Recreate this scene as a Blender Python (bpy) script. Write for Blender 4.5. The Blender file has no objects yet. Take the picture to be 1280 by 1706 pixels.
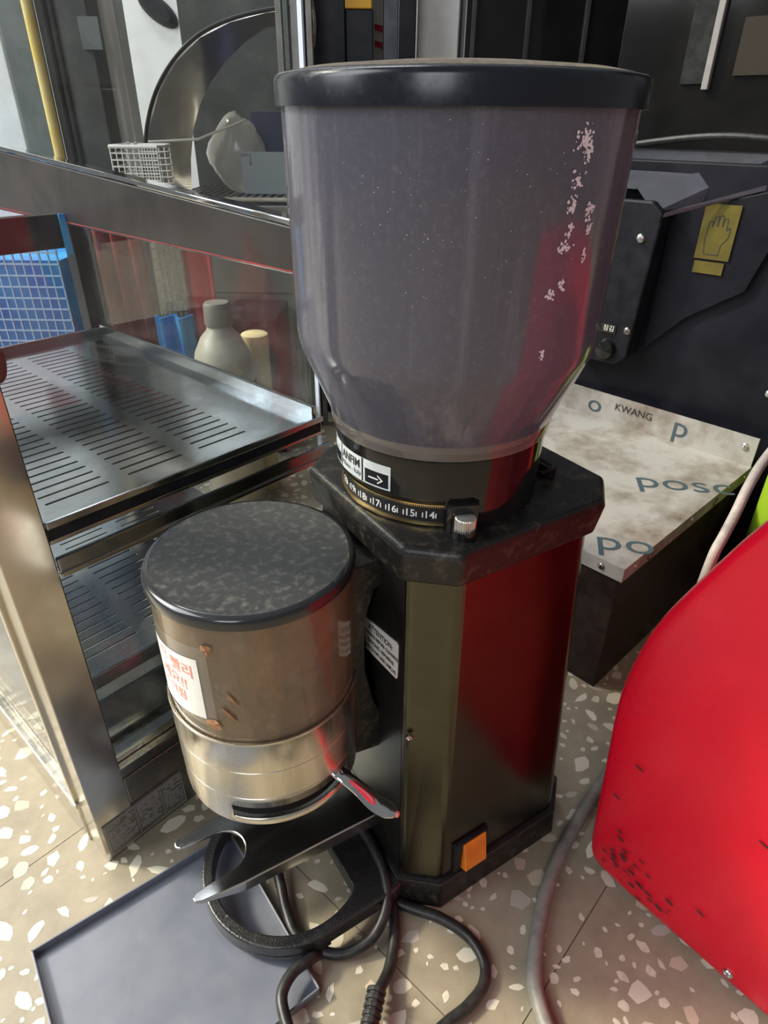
import bpy, math, random
from mathutils import Vector, Matrix
random.seed(7)
R = math.radians
scn = bpy.context.scene
COL = scn.collection

# ---------------------------------------------------------------- camera
CAM_H, FPX, PITCH, ROLL = 0.59, 1080.0, R(31.3), R(0.6)
_f = Vector((0, math.cos(PITCH), -math.sin(PITCH))); _r0 = Vector((1, 0, 0)); _u0 = _r0.cross(_f)
_r = _r0 * math.cos(ROLL) + _u0 * math.sin(ROLL); _u = _u0 * math.cos(ROLL) - _r0 * math.sin(ROLL)
CAM = Vector((0, 0, CAM_H))
cd = bpy.data.cameras.new('camera'); co = bpy.data.objects.new('camera', cd); COL.objects.link(co)
cd.sensor_width = 36.0; cd.lens = 36.0 * FPX / 1706.0; cd.clip_start = 0.01; cd.clip_end = 60
co.matrix_world = Matrix(((_r.x, _u.x, -_f.x, CAM.x), (_r.y, _u.y, -_f.y, CAM.y), (_r.z, _u.z, -_f.z, CAM.z), (0, 0, 0, 1)))
scn.camera = co

# ---------------------------------------------------------------- light
scn.view_settings.view_transform = 'Standard'; scn.view_settings.look = 'None'
scn.view_settings.gamma = 1.0; scn.view_settings.use_curve_mapping = False
scn.view_settings.exposure = 0.35
w = bpy.data.worlds.new('world'); scn.world = w; w.use_nodes = True
w.node_tree.nodes['Background'].inputs[0].default_value = (0.62, 0.64, 0.66, 1)
w.node_tree.nodes['Background'].inputs[1].default_value = 0.22

def lamp(name, kind, loc, tgt, energy, color, size=None, size_y=None, angle=None):
    l = bpy.data.lights.new(name, kind); o = bpy.data.objects.new(name, l); COL.objects.link(o)
    l.energy = energy; l.color = color
    if kind == 'AREA':
        l.shape = 'RECTANGLE'; l.size = size; l.size_y = size_y
    if angle is not None: l.angle = angle
    o.location = loc; d = Vector(tgt) - Vector(loc); o.rotation_euler = d.to_track_quat('-Z', 'Y').to_euler()
    return o
# low sun through the open shop front on the left, the sky beyond it, and an added fill light behind the viewer
lamp('sun', 'SUN', (-2.2, 0.85, 1.75), (0, 0.45, 0), 3.6, (1.0, 0.90, 0.68), angle=R(8))
lamp('shop_front_daylight', 'AREA', (-1.75, 0.35, 1.65), (-0.1, 0.60, 0.15), 40, (0.93, 0.96, 1.0), 1.5, 1.5)
lamp('rear_fill_light', 'AREA', (-0.75, -1.9, 1.6), (-0.1, 0.6, 0.3), 15, (0.92, 0.95, 1.0), 0.9, 1.2)  # unseen fill, added to brighten the fronts and the backdrop

lamp('ceiling_strip_light', 'AREA', (-0.75, 1.35, 2.35), (-0.75, 1.30, 0), 13, (0.92, 0.96, 1.0), 1.2, 0.22)

# ---------------------------------------------------------------- helpers
def at(px, py, Y):                       # point seen at a pixel, at world distance Y
    d = _f + _r * ((px - 640) / FPX) - _u * ((py - 853) / FPX)
    return CAM + d * (Y / d.y)
def onz(px, py, z):
    d = _f + _r * ((px - 640) / FPX) - _u * ((py - 853) / FPX)
    return CAM + d * ((z - CAM_H) / d.z)
def project(p):
    d = Vector(p) - CAM; z = d.dot(_f)
    if z <= 0.01: return (-9999, -9999)
    return (640 + FPX * d.dot(_r) / z, 853 - FPX * d.dot(_u) / z)

class MB:
    def __init__(s): s.v = []; s.f = []
    def add(s, vs, fs):
        n = len(s.v); s.v += [tuple(p) for p in vs]; s.f += [tuple(i + n for i in f) for f in fs]; return s
    def box(s, x0, x1, y0, y1, z0, z1):
        return s.add([(x0,y0,z0),(x1,y0,z0),(x1,y1,z0),(x0,y1,z0),(x0,y0,z1),(x1,y0,z1),(x1,y1,z1),(x0,y1,z1)],
                     [(3,2,1,0),(4,5,6,7),(0,1,5,4),(1,2,6,5),(2,3,7,6),(3,0,4,7)])
    def loft(s, rings, caps=True, closed=False):
        n = len(rings[0]); vs = [p for r in rings for p in r]; fs = []
        m = len(rings)
        for i in range(m if closed else m - 1):
            a = i * n; b = ((i + 1) % m) * n
            for j in range(n):
                k = (j + 1) % n; fs.append((a + j, a + k, b + k, b + j))
        if caps and not closed: fs += [tuple(reversed(range(n))), tuple(range((m - 1) * n, m * n))]
        return s.add(vs, fs)
    def prism(s, poly, z0, z1, ax='z'):
        def P(a, b, c): return {'z': (a, b, c), 'y': (a, c, b), 'x': (c, a, b)}[ax]
        return s.loft([[P(a, b, z0) for a, b in poly], [P(a, b, z1) for a, b in poly]])
    def lathe(s, prof, c=(0, 0), seg=96, a0=0.0, a1=360.0, closed=False):
        full = abs(a1 - a0) >= 359.99; n = seg if full else seg + 1
        vs = []
        for r, z in prof:
            for i in range(n):
                a = R(a0 + (a1 - a0) * i / seg); vs.append((c[0] + r * math.cos(a), c[1] + r * math.sin(a), z))
        fs = []; m = len(prof)
        for k in range(m if closed else m - 1):
            k2 = (k + 1) % m
            for i in range(seg):
                j = (i + 1) % n if full else i + 1
                fs.append((k * n + i, k * n + j, k2 * n + j, k2 * n + i))
        if closed and not full:
            fs += [tuple(k * n for k in range(m)), tuple(k * n + seg for k in reversed(range(m)))]
        s.add(vs, fs); return s
    def tube(s, pts, r, seg=12, sub=8, smooth=True, flat=1.0):
        P = [Vector(p) for p in pts]
        if smooth and len(P) > 2:
            Q = []
            E_ = [P[0] * 2 - P[1]] + P + [P[-1] * 2 - P[-2]]
            for i in range(1, len(E_) - 2):
                a, b, c, d = E_[i - 1:i + 3]
                for k in range(sub):
                    t = k / sub
                    Q.append(0.5 * ((2 * b) + (c - a) * t + (2 * a - 5 * b + 4 * c - d) * t * t + (3 * b - a - 3 * c + d) * t ** 3))
            Q.append(P[-1]); P = Q
        rings = []; up = Vector((0, 0, 1)); n0 = None
        for i, p in enumerate(P):
            t = (P[min(i + 1, len(P) - 1)] - P[max(i - 1, 0)]).normalized()
            if n0 is None:
                n0 = t.cross(up) if abs(t.dot(up)) < 0.95 else t.cross(Vector((1, 0, 0)))
            n0 = (n0 - t * n0.dot(t)).normalized(); b = t.cross(n0)
            rr = r(i / (len(P) - 1)) if callable(r) else r
            rings.append([p + n0 * (rr * math.cos(2 * math.pi * k / seg)) + b * (rr * flat * math.sin(2 * math.pi * k / seg)) for k in range(seg)])
        return s.loft(rings)
    def build(s, name, m, parent=None, smooth=None, bevel=0, seg=2, fixn=True):
        me = bpy.data.meshes.new(name); me.from_pydata(s.v, [], s.f); me.update()
        if fixn:
            import bmesh
            b = bmesh.new(); b.from_mesh(me); bmesh.ops.recalc_face_normals(b, faces=b.faces); b.to_mesh(me); b.free()
        return link(name, me, m, parent, smooth, bevel, seg)

def link(name, me, m, parent=None, smooth=None, bevel=0, seg=2):
    o = bpy.data.objects.new(name, me); COL.objects.link(o)
    if m is not None and not me.materials: me.materials.append(m)
    if smooth is not None:
        me.polygons.foreach_set('use_smooth', [True] * len(me.polygons))
        me.set_sharp_from_angle(angle=R(smooth))
    if bevel:
        b = o.modifiers.new('bevel', 'BEVEL'); b.width = bevel; b.segments = seg; b.limit_method = 'ANGLE'; b.angle_limit = R(35)
    if parent is not None: o.parent = parent
    return o
def tag(o, label=None, cat=None, group=None, kind=None):
    if label: o['label'] = label
    if cat: o['category'] = cat
    if group: o['group'] = group
    if kind: o['kind'] = kind
    return o
def empty(name, loc=(0, 0, 0), rz=0.0):
    o = bpy.data.objects.new(name, None); COL.objects.link(o); o.empty_display_size = 0.05
    o.location = loc; o.rotation_euler = (0, 0, rz); return o
def text_mesh(body, size, align='CENTER', depth=0.0, bold=0.0, spacing=1.0):
    c = bpy.data.curves.new('lettering', 'FONT'); c.body = body; c.size = size; c.align_x = align; c.align_y = 'CENTER'
    c.extrude = depth; c.offset = bold; c.space_character = spacing; c.resolution_u = 3
    t = bpy.data.objects.new('lettering', c); COL.objects.link(t)
    dg = bpy.context.evaluated_depsgraph_get(); dg.update()
    me = bpy.data.meshes.new_from_object(t.evaluated_get(dg)); bpy.data.objects.remove(t); bpy.data.curves.remove(c)
    return me
def text_on(name, body, size, fn, m, parent, align='CENTER', bold=0.0, spacing=1.0, sx=1.0):
    me = text_mesh(body, size, align, 0, bold, spacing)
    for v in me.vertices: v.co = Vector(fn(v.co.x * sx, v.co.y))
    me.materials.clear(); return link(name, me, m, parent)

# ---------------------------------------------------------------- materials
def newmat(name):
    m = bpy.data.materials.new(name); m.use_nodes = True; nt = m.node_tree
    for n in list(nt.nodes): nt.nodes.remove(n)
    return m, nt, nt.nodes.new('ShaderNodeOutputMaterial')
def N(nt, t, **kw):
    n = nt.nodes.new(t)
    for k, v in kw.items():
        if k.startswith('_'): setattr(n, k[1:], v)
        else: n.inputs[k].default_value = v
    return n
def c4(c): return (c[0], c[1], c[2], 1)
def pmat(name, col, rough=0.5, metal=0.0, col2=None, scale=40, detail=4, ramp=(0.4, 0.6), bump=0, bscale=None, stretch=(1, 1, 1), rvar=0.0, coat=0.0, spec=0.5, bdist=0.002, aniso=0):
    m, nt, out = newmat(name); L = nt.links.new
    p = N(nt, 'ShaderNodeBsdfPrincipled'); L(p.outputs[0], out.inputs[0])
    p.inputs['Base Color'].default_value = c4(col); p.inputs['Roughness'].default_value = rough; p.inputs['Metallic'].default_value = metal
    p.inputs['Coat Weight'].default_value = coat; p.inputs['Specular IOR Level'].default_value = spec
    tc = N(nt, 'ShaderNodeTexCoord'); mp = N(nt, 'ShaderNodeMapping'); mp.inputs['Scale'].default_value = stretch
    L(tc.outputs['Object'], mp.inputs[0])
    nz = N(nt, 'ShaderNodeTexNoise', Scale=scale, Detail=detail, Roughness=0.65); L(mp.outputs[0], nz.inputs['Vector'])
    if col2 is not None:
        rp = N(nt, 'ShaderNodeValToRGB'); L(nz.outputs[0], rp.inputs[0])
        rp.color_ramp.elements[0].position = ramp[0]; rp.color_ramp.elements[1].position = ramp[1]
        rp.color_ramp.elements[0].color = c4(col); rp.color_ramp.elements[1].color = c4(col2)
        L(rp.outputs[0], p.inputs['Base Color'])
    if rvar:
        mr = N(nt, 'ShaderNodeMapRange'); mr.inputs[1].default_value = 0.3; mr.inputs[2].default_value = 0.7
        mr.inputs[3].default_value = max(0.02, rough - rvar); mr.inputs[4].default_value = min(1, rough + rvar)
        L(nz.outputs[0], mr.inputs[0]); L(mr.outputs[0], p.inputs['Roughness'])
    if bump:
        n2 = N(nt, 'ShaderNodeTexNoise', Scale=bscale or scale, Detail=3); L(mp.outputs[0], n2.inputs['Vector'])
        b = N(nt, 'ShaderNodeBump', Strength=bump, Distance=bdist); L(n2.outputs[0], b.inputs['Height']); L(b.outputs[0], p.inputs['Normal'])
    return m
def clear_mat(name, tint, haze, haze_col, rough=0.06, ior=1.45, dust=0.0, dust_col=(.7, .7, .7), dscale=60, stain_or_sheen=None, gloss_col=(1, 1, 1)):
    """clear sheet: tinted see-through + cloudy body + glossy skin; stain = (col, scale, stretch, lo, hi)"""
    m, nt, out = newmat(name); L = nt.links.new
    tr = N(nt, 'ShaderNodeBsdfTransparent', Color=c4(tint)); df = N(nt, 'ShaderNodeBsdfDiffuse', Color=c4(haze_col))
    tl = N(nt, 'ShaderNodeBsdfTranslucent', Color=c4(haze_col)); ad = N(nt, 'ShaderNodeMixShader', Fac=0.45)
    L(df.outputs[0], ad.inputs[1]); L(tl.outputs[0], ad.inputs[2])
    mx = N(nt, 'ShaderNodeMixShader', Fac=haze); L(tr.outputs[0], mx.inputs[1]); L(ad.outputs[0], mx.inputs[2])
    last = mx
    tc = N(nt, 'ShaderNodeTexCoord')
    if stain_or_sheen:
        scol, ssc, sst, lo, hi, amt = stain_or_sheen
        mp = N(nt, 'ShaderNodeMapping'); mp.inputs['Scale'].default_value = sst; L(tc.outputs['Object'], mp.inputs[0])
        nz = N(nt, 'ShaderNodeTexNoise', Scale=ssc, Detail=6, Roughness=0.7); L(mp.outputs[0], nz.inputs['Vector'])
        mr = N(nt, 'ShaderNodeMapRange'); mr.inputs[1].default_value = lo; mr.inputs[2].default_value = hi; mr.inputs[4].default_value = amt
        L(nz.outputs[0], mr.inputs[0])
        sd = N(nt, 'ShaderNodeBsdfDiffuse', Color=c4(scol)); m2 = N(nt, 'ShaderNodeMixShader')
        L(mr.outputs[0], m2.inputs[0]); L(last.outputs[0], m2.inputs[1]); L(sd.outputs[0], m2.inputs[2]); last = m2
    if dust:
        nz = N(nt, 'ShaderNodeTexNoise', Scale=dscale, Detail=8, Roughness=0.75); L(tc.outputs['Object'], nz.inputs['Vector'])
        mr = N(nt, 'ShaderNodeMapRange'); mr.inputs[1].default_value = 0.5; mr.inputs[2].default_value = 0.8; mr.inputs[4].default_value = dust
        L(nz.outputs[0], mr.inputs[0]); dd = N(nt, 'ShaderNodeBsdfDiffuse', Color=c4(dust_col)); m3 = N(nt, 'ShaderNodeMixShader')
        L(mr.outputs[0], m3.inputs[0]); L(last.outputs[0], m3.inputs[1]); L(dd.outputs[0], m3.inputs[2]); last = m3
    gl = N(nt, 'ShaderNodeBsdfGlossy', Roughness=rough, Color=c4(gloss_col)); fr = N(nt, 'ShaderNodeFresnel', IOR=ior); m4 = N(nt, 'ShaderNodeMixShader')
    ge = N(nt, 'ShaderNodeNewGeometry'); ir = N(nt, 'ShaderNodeMapRange')      # same reflectance on both sides of a thin sheet
    ir.inputs[3].default_value = ior; ir.inputs[4].default_value = 1 / ior
    L(ge.outputs['Backfacing'], ir.inputs[0]); L(ir.outputs[0], fr.inputs['IOR'])
    L(fr.outputs[0], m4.inputs[0]); L(last.outputs[0], m4.inputs[1]); L(gl.outputs[0], m4.inputs[2]); L(m4.outputs[0], out.inputs[0])
    return m

M = {}
M['terrazzo'] = pmat('terrazzo_binder', (.26, .225, .16), .46, 0, (.35, .305, .225), 25, 8, (.35, .65), rvar=.1)
M['grout'] = pmat('floor_joint', (.25, .22, .165), .8)
for i, c in enumerate([(.76, .72, .58), (.66, .62, .51), (.56, .51, .41), (.46, .42, .36), (.56, .46, .36)]):
    M['chip%d' % i] = pmat('terrazzo_chip', c, .4, 0, tuple(x * .82 for x in c), 220, 4, (.45, .7), rvar=.05)
M['bronze'] = pmat('body_paint', (.086, .082, .060), .20, 1.0, (.112, .106, .076), 18, 7, (.3, .7), bump=.05, bscale=900, rvar=.05)
M['black_gloss'] = pmat('black_gloss', (.007, .007, .0075), .10, 0, (.012, .012, .012), 60, 5, rvar=.04)
M['cast_black'] = pmat('textured_cast_black', (.012, .0115, .011), .36, 0, (.12, .09, .062), 120, 14, (.52, .86), bump=.5, bscale=620, bdist=.0006, spec=.4)
M['ring_black'] = pmat('hammered_black', (.022, .022, .022), .28, 0, (.05, .048, .045), 80, 6, (.5, .8), bump=.6, bscale=520, bdist=.001, coat=.4)
M['lid_black'] = pmat('hopper_lid_black', (.009, .011, .018), .24, 0, (.05, .05, .06), 260, 9, (.66, .84), rvar=.06)
M['lid_dust'] = pmat('dust_on_lid', (.20, .16, .12), .9, 0, (.12, .10, .08), 200, 6)
M['doser_lid'] = pmat('dusty_lid_black', (.022, .024, .025), .42, 0, (.20, .185, .16), 170, 15, (.50, .95), bump=.2, bscale=400, bdist=.0005)
M['rim_black'] = pmat('lid_rim_black', (.02, .022, .026), .18, 0, coat=.4)
M['chrome'] = pmat('worn_chrome', (.80, .76, .66), .27, 1.0, (.66, .61, .50), 70, 8, (.35, .7), stretch=(1, 1, .10), rvar=.12)
M['chrome_clean'] = pmat('chrome', (.82, .82, .83), .07, 1.0, (.70, .70, .70), 50, 5, rvar=.04)
M['fork_steel'] = pmat('fork_steel', (.60, .60, .60), .17, 1.0, (.46, .46, .47), 30, 6, (.4, .7), stretch=(.2, 1, 1), rvar=.06)
M['steel'] = pmat('stainless_steel', (.58, .55, .50), .20, 1.0, (.46, .43, .38), 14, 7, (.35, .7), rvar=.08)
M['steel_dark'] = pmat('dull_stainless', (.34, .33, .31), .30, 1.0, (.24, .23, .21), 18, 7, (.35, .7), rvar=.08)
M['alu'] = pmat('dull_aluminium', (.26, .255, .24), .55, .3, (.19, .185, .17), 20, 5)
M['shelf'] = pmat('brushed_shelf', (.40, .43, .45), .16, 1.0, (.33, .35, .37), 22, 6, rvar=.05)
M['gold'] = pmat('brass_ring', (.80, .58, .26), .25, 1.0)
M['dial'] = pmat('dial_black', (.015, .014, .016), .4)
M['white_print'] = pmat('white_print', (.80, .80, .80), .6)
M['silver_label'] = pmat('silver_label', (.66, .70, .72), .45, 0, (.56, .60, .62), 90, 4)
M['paper'] = pmat('white_paper', (.84, .83, .80), .8, 0, (.78, .77, .74), 60, 4)
M['red_print'] = pmat('red_print', (.86, .30, .24), .7)
M['black_print'] = pmat('black_print', (.02, .02, .022), .6)
M['orange'] = pmat('orange_rocker', (.90, .27, .015), .3, 0, (.80, .21, .01), 60, 4, coat=.3)
M['red_paint'] = pmat('red_paint', (.80, .004, .028), .28, 0, (.66, .004, .022), 8, 8, (.4, .75), rvar=.08, spec=.45, bump=.22, bscale=9, bdist=.01)
M['grime'] = pmat('dark_grime', (.10, .015, .015), .8)
M['cord_black'] = pmat('black_rubber', (.012, .012, .012), .42, 0, (.03, .03, .03), 120, 4)
M['cord_grey'] = pmat('grey_cable_sheath', (.27, .26, .235), .5, 0, (.20, .19, .17), 60, 4)
M['cord_pale'] = pmat('pale_cable_sheath', (.27, .25, .25), .55, 0, (.42, .39, .37), 30, 4)
M['tray'] = pmat('black_tray_enamel', (.13, .145, .185), .34, 0, (.19, .205, .245), 16, 10, (.35, .75), rvar=.08, spec=.6)
M['film'] = pmat('white_protective_film', (.36, .355, .345), .42, 0, (.13, .095, .06), 15, 14, (.44, .72), bump=.1, bscale=60)
M['film_print'] = pmat('blue_grey_print', (.045, .075, .095), .6)
M['box_dark'] = pmat('dark_box_paint', (.016, .010, .010), .4, 0, (.026, .018, .016), 30, 6, rvar=.08, spec=.2)
M['machine'] = pmat('machine_black', (.007, .0075, .012), .42, 0, (.014, .015, .022), 12, 8, (.4, .75), rvar=.08, spec=.18)
M['machine_gloss'] = pmat('dark_glass_panel', (.006, .006, .006), .10, 0, (.010, .0095, .009), 12, 5, spec=.35)
M['grey_metal'] = pmat('grey_sheet_metal', (.11, .115, .14), .4, .5, (.08, .083, .10), 20, 6, rvar=.08)
M['yellow_label'] = pmat('yellow_label', (.11, .088, .003), .7, 0, (.085, .068, .003), 40, 4)
M['screw'] = pmat('screw_steel', (.62, .62, .62), .28, 1.0)
M['wall'] = pmat('white_wall', (.80, .81, .80), .8, 0, (.70, .70, .68), 6, 8, bump=.1, bscale=30)
M['dark_panel'] = pmat('dark_weathered_panel', (.035, .038, .036), .5, 0, (.085, .088, .08), 14, 8, (.45, .75))
M['green_grey'] = pmat('green_grey_post', (.085, .105, .10), .5, 0, (.12, .14, .135), 20, 5)
M['white_post'] = pmat('white_post', (.80, .81, .79), .55, 0, (.68, .68, .64), 12, 6)
M['yellow'] = pmat('yellow_paint', (.58, .42, .09), .5, 0, (.62, .52, .25), 14, 5)
M['black_plastic'] = pmat('black_plastic', (.008, .009, .013), .38, 0, (.016, .017, .023), 30, 5, spec=.22)
M['rail'] = pmat('dark_rail', (.022, .018, .019), .38, 0, (.034, .028, .030), 12, 6, rvar=.06)
M['blue'] = pmat('blue_plastic', (.02, .20, .58), .4, 0, (.05, .33, .66), 12, 5)
M['dkred'] = pmat('dark_red_cloth', (.36, .035, .04), .8, 0, (.22, .025, .03), 12, 5)
M['redcloth'] = pmat('red_cloth', (.75, .05, .09), .75, 0, (.60, .04, .07), 14, 5)
M['lavender'] = pmat('pale_lavender', (.38, .38, .50), .7)
M['wire_white'] = pmat('white_wire', (.66, .65, .60), .5)
M['cream'] = pmat('cream_board', (.62, .58, .48), .7, 0, (.50, .46, .37), 14, 5)
M['foam'] = pmat('yellowed_foam', (.66, .58, .34), .8, 0, (.54, .46, .25), 18, 6)
M['jug'] = pmat('smoked_jug', (.42, .40, .33), .32, 0, (.33, .31, .26), 10, 6, spec=.5)
M['jug_cap'] = pmat('grey_cap', (.17, .155, .14), .5)
M['greytile'] = pmat('grey_panel', (.27, .28, .265), .35, 0, (.22, .225, .215), 8, 6, rvar=.08)
M['lime'] = pmat('lime_plastic', (.26, .43, .02), .5)
M['brown_tape'] = pmat('brown_tape_residue', (.38, .20, .10), .6, 0, (.28, .13, .06), 90, 5)
M['plastic_bag'] = clear_mat('clear_bag', (.8, .8, .8), .45, (.6, .6, .58), .15, 1.4)
M['glass'] = clear_mat('dusty_glass', (.95, .965, .96), .012, (.5, .5, .5), .015, 1.30, dust=.07, dust_col=(.55, .55, .52), dscale=35)
M['glass_soft'] = clear_mat('thin_dusty_glass', (.96, .97, .965), .02, (.5, .5, .5), .02, 1.16, dust=.05, dust_col=(.5, .5, .48), dscale=30)
M['tape'] = clear_mat('clear_tape', (.90, .88, .84), .28, (.66, .62, .54), .12, 1.45)
M['hopper'] = clear_mat('smoky_hopper_plastic', (.50, .485, .54), .38, (.36, .35, .43), .10, 1.5, dust=.10, dust_col=(.6, .6, .66), dscale=260, stain_or_sheen=((.52, .50, .58), 26, (1, 1, .05), .50, .80, .30))  # pale upright streaks paint reflections into the hopper plastic
M['clear_ring'] = clear_mat('clear_ring_plastic', (.85, .80, .78), .25, (.6, .53, .50), .05, 1.5)
M['chamber'] = clear_mat('coffee_stained_acrylic', (.80, .72, .60), .28, (.56, .48, .37), .07, 1.45, dust=.2, dust_col=(.58, .5, .4), dscale=60, stain_or_sheen=((.42, .27, .14), 22, (1, 1, .12), .50, .78, .5))
M['residue'] = pmat('dried_white_residue', (.80, .74, .82), .8)

# ---------------------------------------------------------------- the setting: floor
TA = R(48); t1 = Vector((math.cos(TA), math.sin(TA), 0)); t2 = Vector((-t1.y, t1.x, 0))
floor = MB().box(-4, 4, -4, 4, -.06, -.0015).build('floor', M['grout'])
tag(floor, 'grey beige terrazzo floor with scattered pale stone chips', kind='structure')
TS = .40; p0 = Vector((.142, .256, 0)); q0 = Vector((-.038, .305, 0))
off1 = q0.dot(t1); off2 = p0.dot(t2)           # joint lines seen beside the grinder
tile_me = None
hid = lambda x, y: False
for i in range(-5, 5):
    for j in range(-4, 6):
        x0 = off1 + i * TS; y0 = off2 + j * TS
        c = t1 * (x0 + TS / 2) + t2 * (y0 + TS / 2)
        if c.y > 2.4 or c.y < -1.6 or abs(c.x) > 2.0: continue
        if tile_me is None:
            o = MB().box(-TS/2 + .0004, TS/2 - .0004, -TS/2 + .0004, TS/2 - .0004, -.0014, 0).build('floor_tile', M['terrazzo'], floor, bevel=.0004, seg=1); tile_me = o.data
        else:
            o = link('floor_tile', tile_me, None, floor)
        o.location = (c.x, c.y, 0); o.rotation_euler = (0, 0, TA)
big = MB().box(-4, 4, -4, -1.7, -.0014, -.0002).box(-4, 4, 2.5, 4, -.0014, -.0002).box(-4, -2.1, -1.7, 2.5, -.0014, -.0002).box(2.1, 4, -1.7, 2.5, -.0014, -.0002)
big.build('floor_margin', M['terrazzo'], floor)

GO = Vector((.0510, .4178, 0)); GA = R(32.5)
gu = Vector((math.cos(GA), math.sin(GA), 0)); gv = Vector((-gu.y, gu.x, 0))
CO = Vector((-.2505, .3421, 0)); CA = R(48); ce1 = Vector((math.cos(CA), math.sin(CA), 0)); ce2 = Vector((-ce1.y, ce1.x, 0))
TO = Vector((-.283, .2629, 0)); TAa = R(36.9); te1 = Vector((math.cos(TAa), math.sin(TAa), 0)); te2 = Vector((te1.y, -te1.x, 0))
def covered(p):
    a = p - GO
    if abs(a.dot(gv)) < .088 and -.08 < a.dot(gu) < .10: return True
    a = p - CO
    if 0 < a.dot(ce1) < .295 and 0 < a.dot(ce2) < .6: return True
    a = p - TO
    if 0 < a.dot(te1) < .172 and 0 < a.dot(te2) < .16: return True
    return False
# terrazzo chips
shapes = []
for k in range(14):
    n = random.randint(5, 8); el = random.uniform(.45, 1.0); sk = random.uniform(-.4, .4); pts = []
    ph = random.uniform(0, 6.28)
    for i in range(n):
        a = ph + 2 * math.pi * (i + random.uniform(-.32, .32)) / n; r = random.uniform(.62, 1.0)
        x, y = r * math.cos(a), el * r * math.sin(a); pts.append((x + sk * y, y))
    shapes.append(pts)
def chip_mesh(pts, m):
    b = MB(); n = len(pts)
    b.loft([[(x, y, -.02) for x, y in pts], [(x, y, .012) for x, y in pts], [(x * .97, y * .97, .02) for x, y in pts]])
    me = bpy.data.meshes.new('terrazzo_chip'); me.from_pydata(b.v, [], b.f); me.materials.append(m); return me
chip_meshes = [chip_mesh(s, M['chip%d' % min(4, int(random.random() ** 1.6 * 5))]) for s in shapes for _ in range(2)]
cand = []; grid = {}
def ok(x, y, r):
    gx, gy = int(x // .03), int(y // .03)
    for a in (-1, 0, 1):
        for b in (-1, 0, 1):
            for (X, Y, Rr) in grid.get((gx + a, gy + b), []):
                if (X - x) ** 2 + (Y - y) ** 2 < (Rr + r) ** 2 * .62: return False
    return True
for k in range(16000):
    x = random.uniform(-.75, .75); y = random.uniform(.12, 1.3)
    q = random.random(); r = .0018 + .0122 * q ** 1.7
    if y > .8 and r < .004: continue
    p = Vector((x, y, 0)); px, py = project(p)
    if px < -40 or px > 1320 or py > 1760 or py < 560: continue
    if covered(p) or not ok(x, y, r): continue
    grid.setdefault((int(x // .03), int(y // .03)), []).append((x, y, r))
    cand.append((r / (p - CAM).length, x, y, r))
cand.sort(reverse=True)
for (s, x, y, r) in cand[:300]:
    o = link('terrazzo_chip', random.choice(chip_meshes), None, floor)
    o.location = (x, y, 0); o.rotation_euler = (0, 0, random.uniform(0, 6.28)); o.scale = (r, r * random.uniform(.7, 1.1), .01)
small = MB()
for (s, x, y, r) in cand[300:2600]:
    pts = random.choice(shapes); a = random.uniform(0, 6.28); ca, sa = math.cos(a) * r, math.sin(a) * r
    vs = [(x + X * ca - Y * sa, y + X * sa + Y * ca, .0002) for X, Y in pts]
    small.add(vs, [tuple(range(len(vs)))])
tag(small.build('fine_terrazzo_chips', M['chip1'], floor, fixn=False), kind='stuff')

# back wall of the shop
wb = MB().box(-2.6, 2.6, 1.95, 2.05, 0, 2.4).build('wall_back', M['wall']); tag(wb, 'white plastered wall at the back of the shop', kind='structure')

# ---------------------------------------------------------------- the coffee grinder
G = empty('coffee_grinder', GO, GA)
tag(G, 'black coffee grinder with smoky clear hopper and chrome doser, standing on the terrazzo floor', 'coffee grinder')
def gl(p): a = Vector(p) - GO; return Vector((a.dot(gu), a.dot(gv), p[2]))
def octo(x0, x1, y, cx, cy):
    return [(x0 + cx, -y), (x1 - cx, -y), (x1, -y + cy), (x1, y - cy), (x1 - cx, y), (x0 + cx, y), (x0, y - cy), (x0, -y + cy)]
def ring3(poly, z): return [(a, b, z) for a, b in poly]
base = MB().loft([ring3(octo(-.0885, .104, .0965, .029, .025), 0), ring3(octo(-.0865, .102, .0935, .028, .024), .030)]).build('base_flange', M['cast_black'], G, bevel=.0015)
MB().loft([ring3(octo(-.0872, .1027, .0942, .0285, .0245), .0300), ring3(octo(-.0872, .1027, .0942, .0285, .0245), .0318)]).build('gasket', M['ring_black'], G, bevel=.0006)
body = MB().loft([ring3(octo(-.0835, .099, .0905, .027, .022), .0318), ring3(octo(-.0795, .082, .0785, .027, .020), .346)]).build('body', M['bronze'], G, bevel=.004, seg=3)
MB().lathe([(0, .0000), (.0016, .0), (.0030, .0012), (.0016, .0026), (0, .003)], seg=16).build('side_screw', M['chrome_clean'], body, smooth=40).location = (-.0800, -.0680, .205)
MB().loft([[(-.0838, -.066, .0335), (-.0838, .066, .0335), (-.0825, .066, .0335), (-.0825, -.066, .0335)], [(-.0800, -.056, .3425), (-.0800, .056, .3425), (-.0785, .056, .3425), (-.0785, -.056, .3425)]]).build('front_panel', pmat('front_shade_black', (.008, .008, .008), .38, 0, (.014, .013, .012), 50, 6, spec=.2), G)  # added dark sheet: shade behind the doser, put into the front's colour
cap = MB().loft([ring3(octo(-.0850, .0865, .0835, .027, .024), .343), ring3(octo(-.0875, .089, .087, .027, .025), .3655), ring3(octo(-.0860, .0875, .0855, .0265, .0245), .371)]).build('top_cap', M['cast_black'], G, bevel=.003, seg=3)
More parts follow.
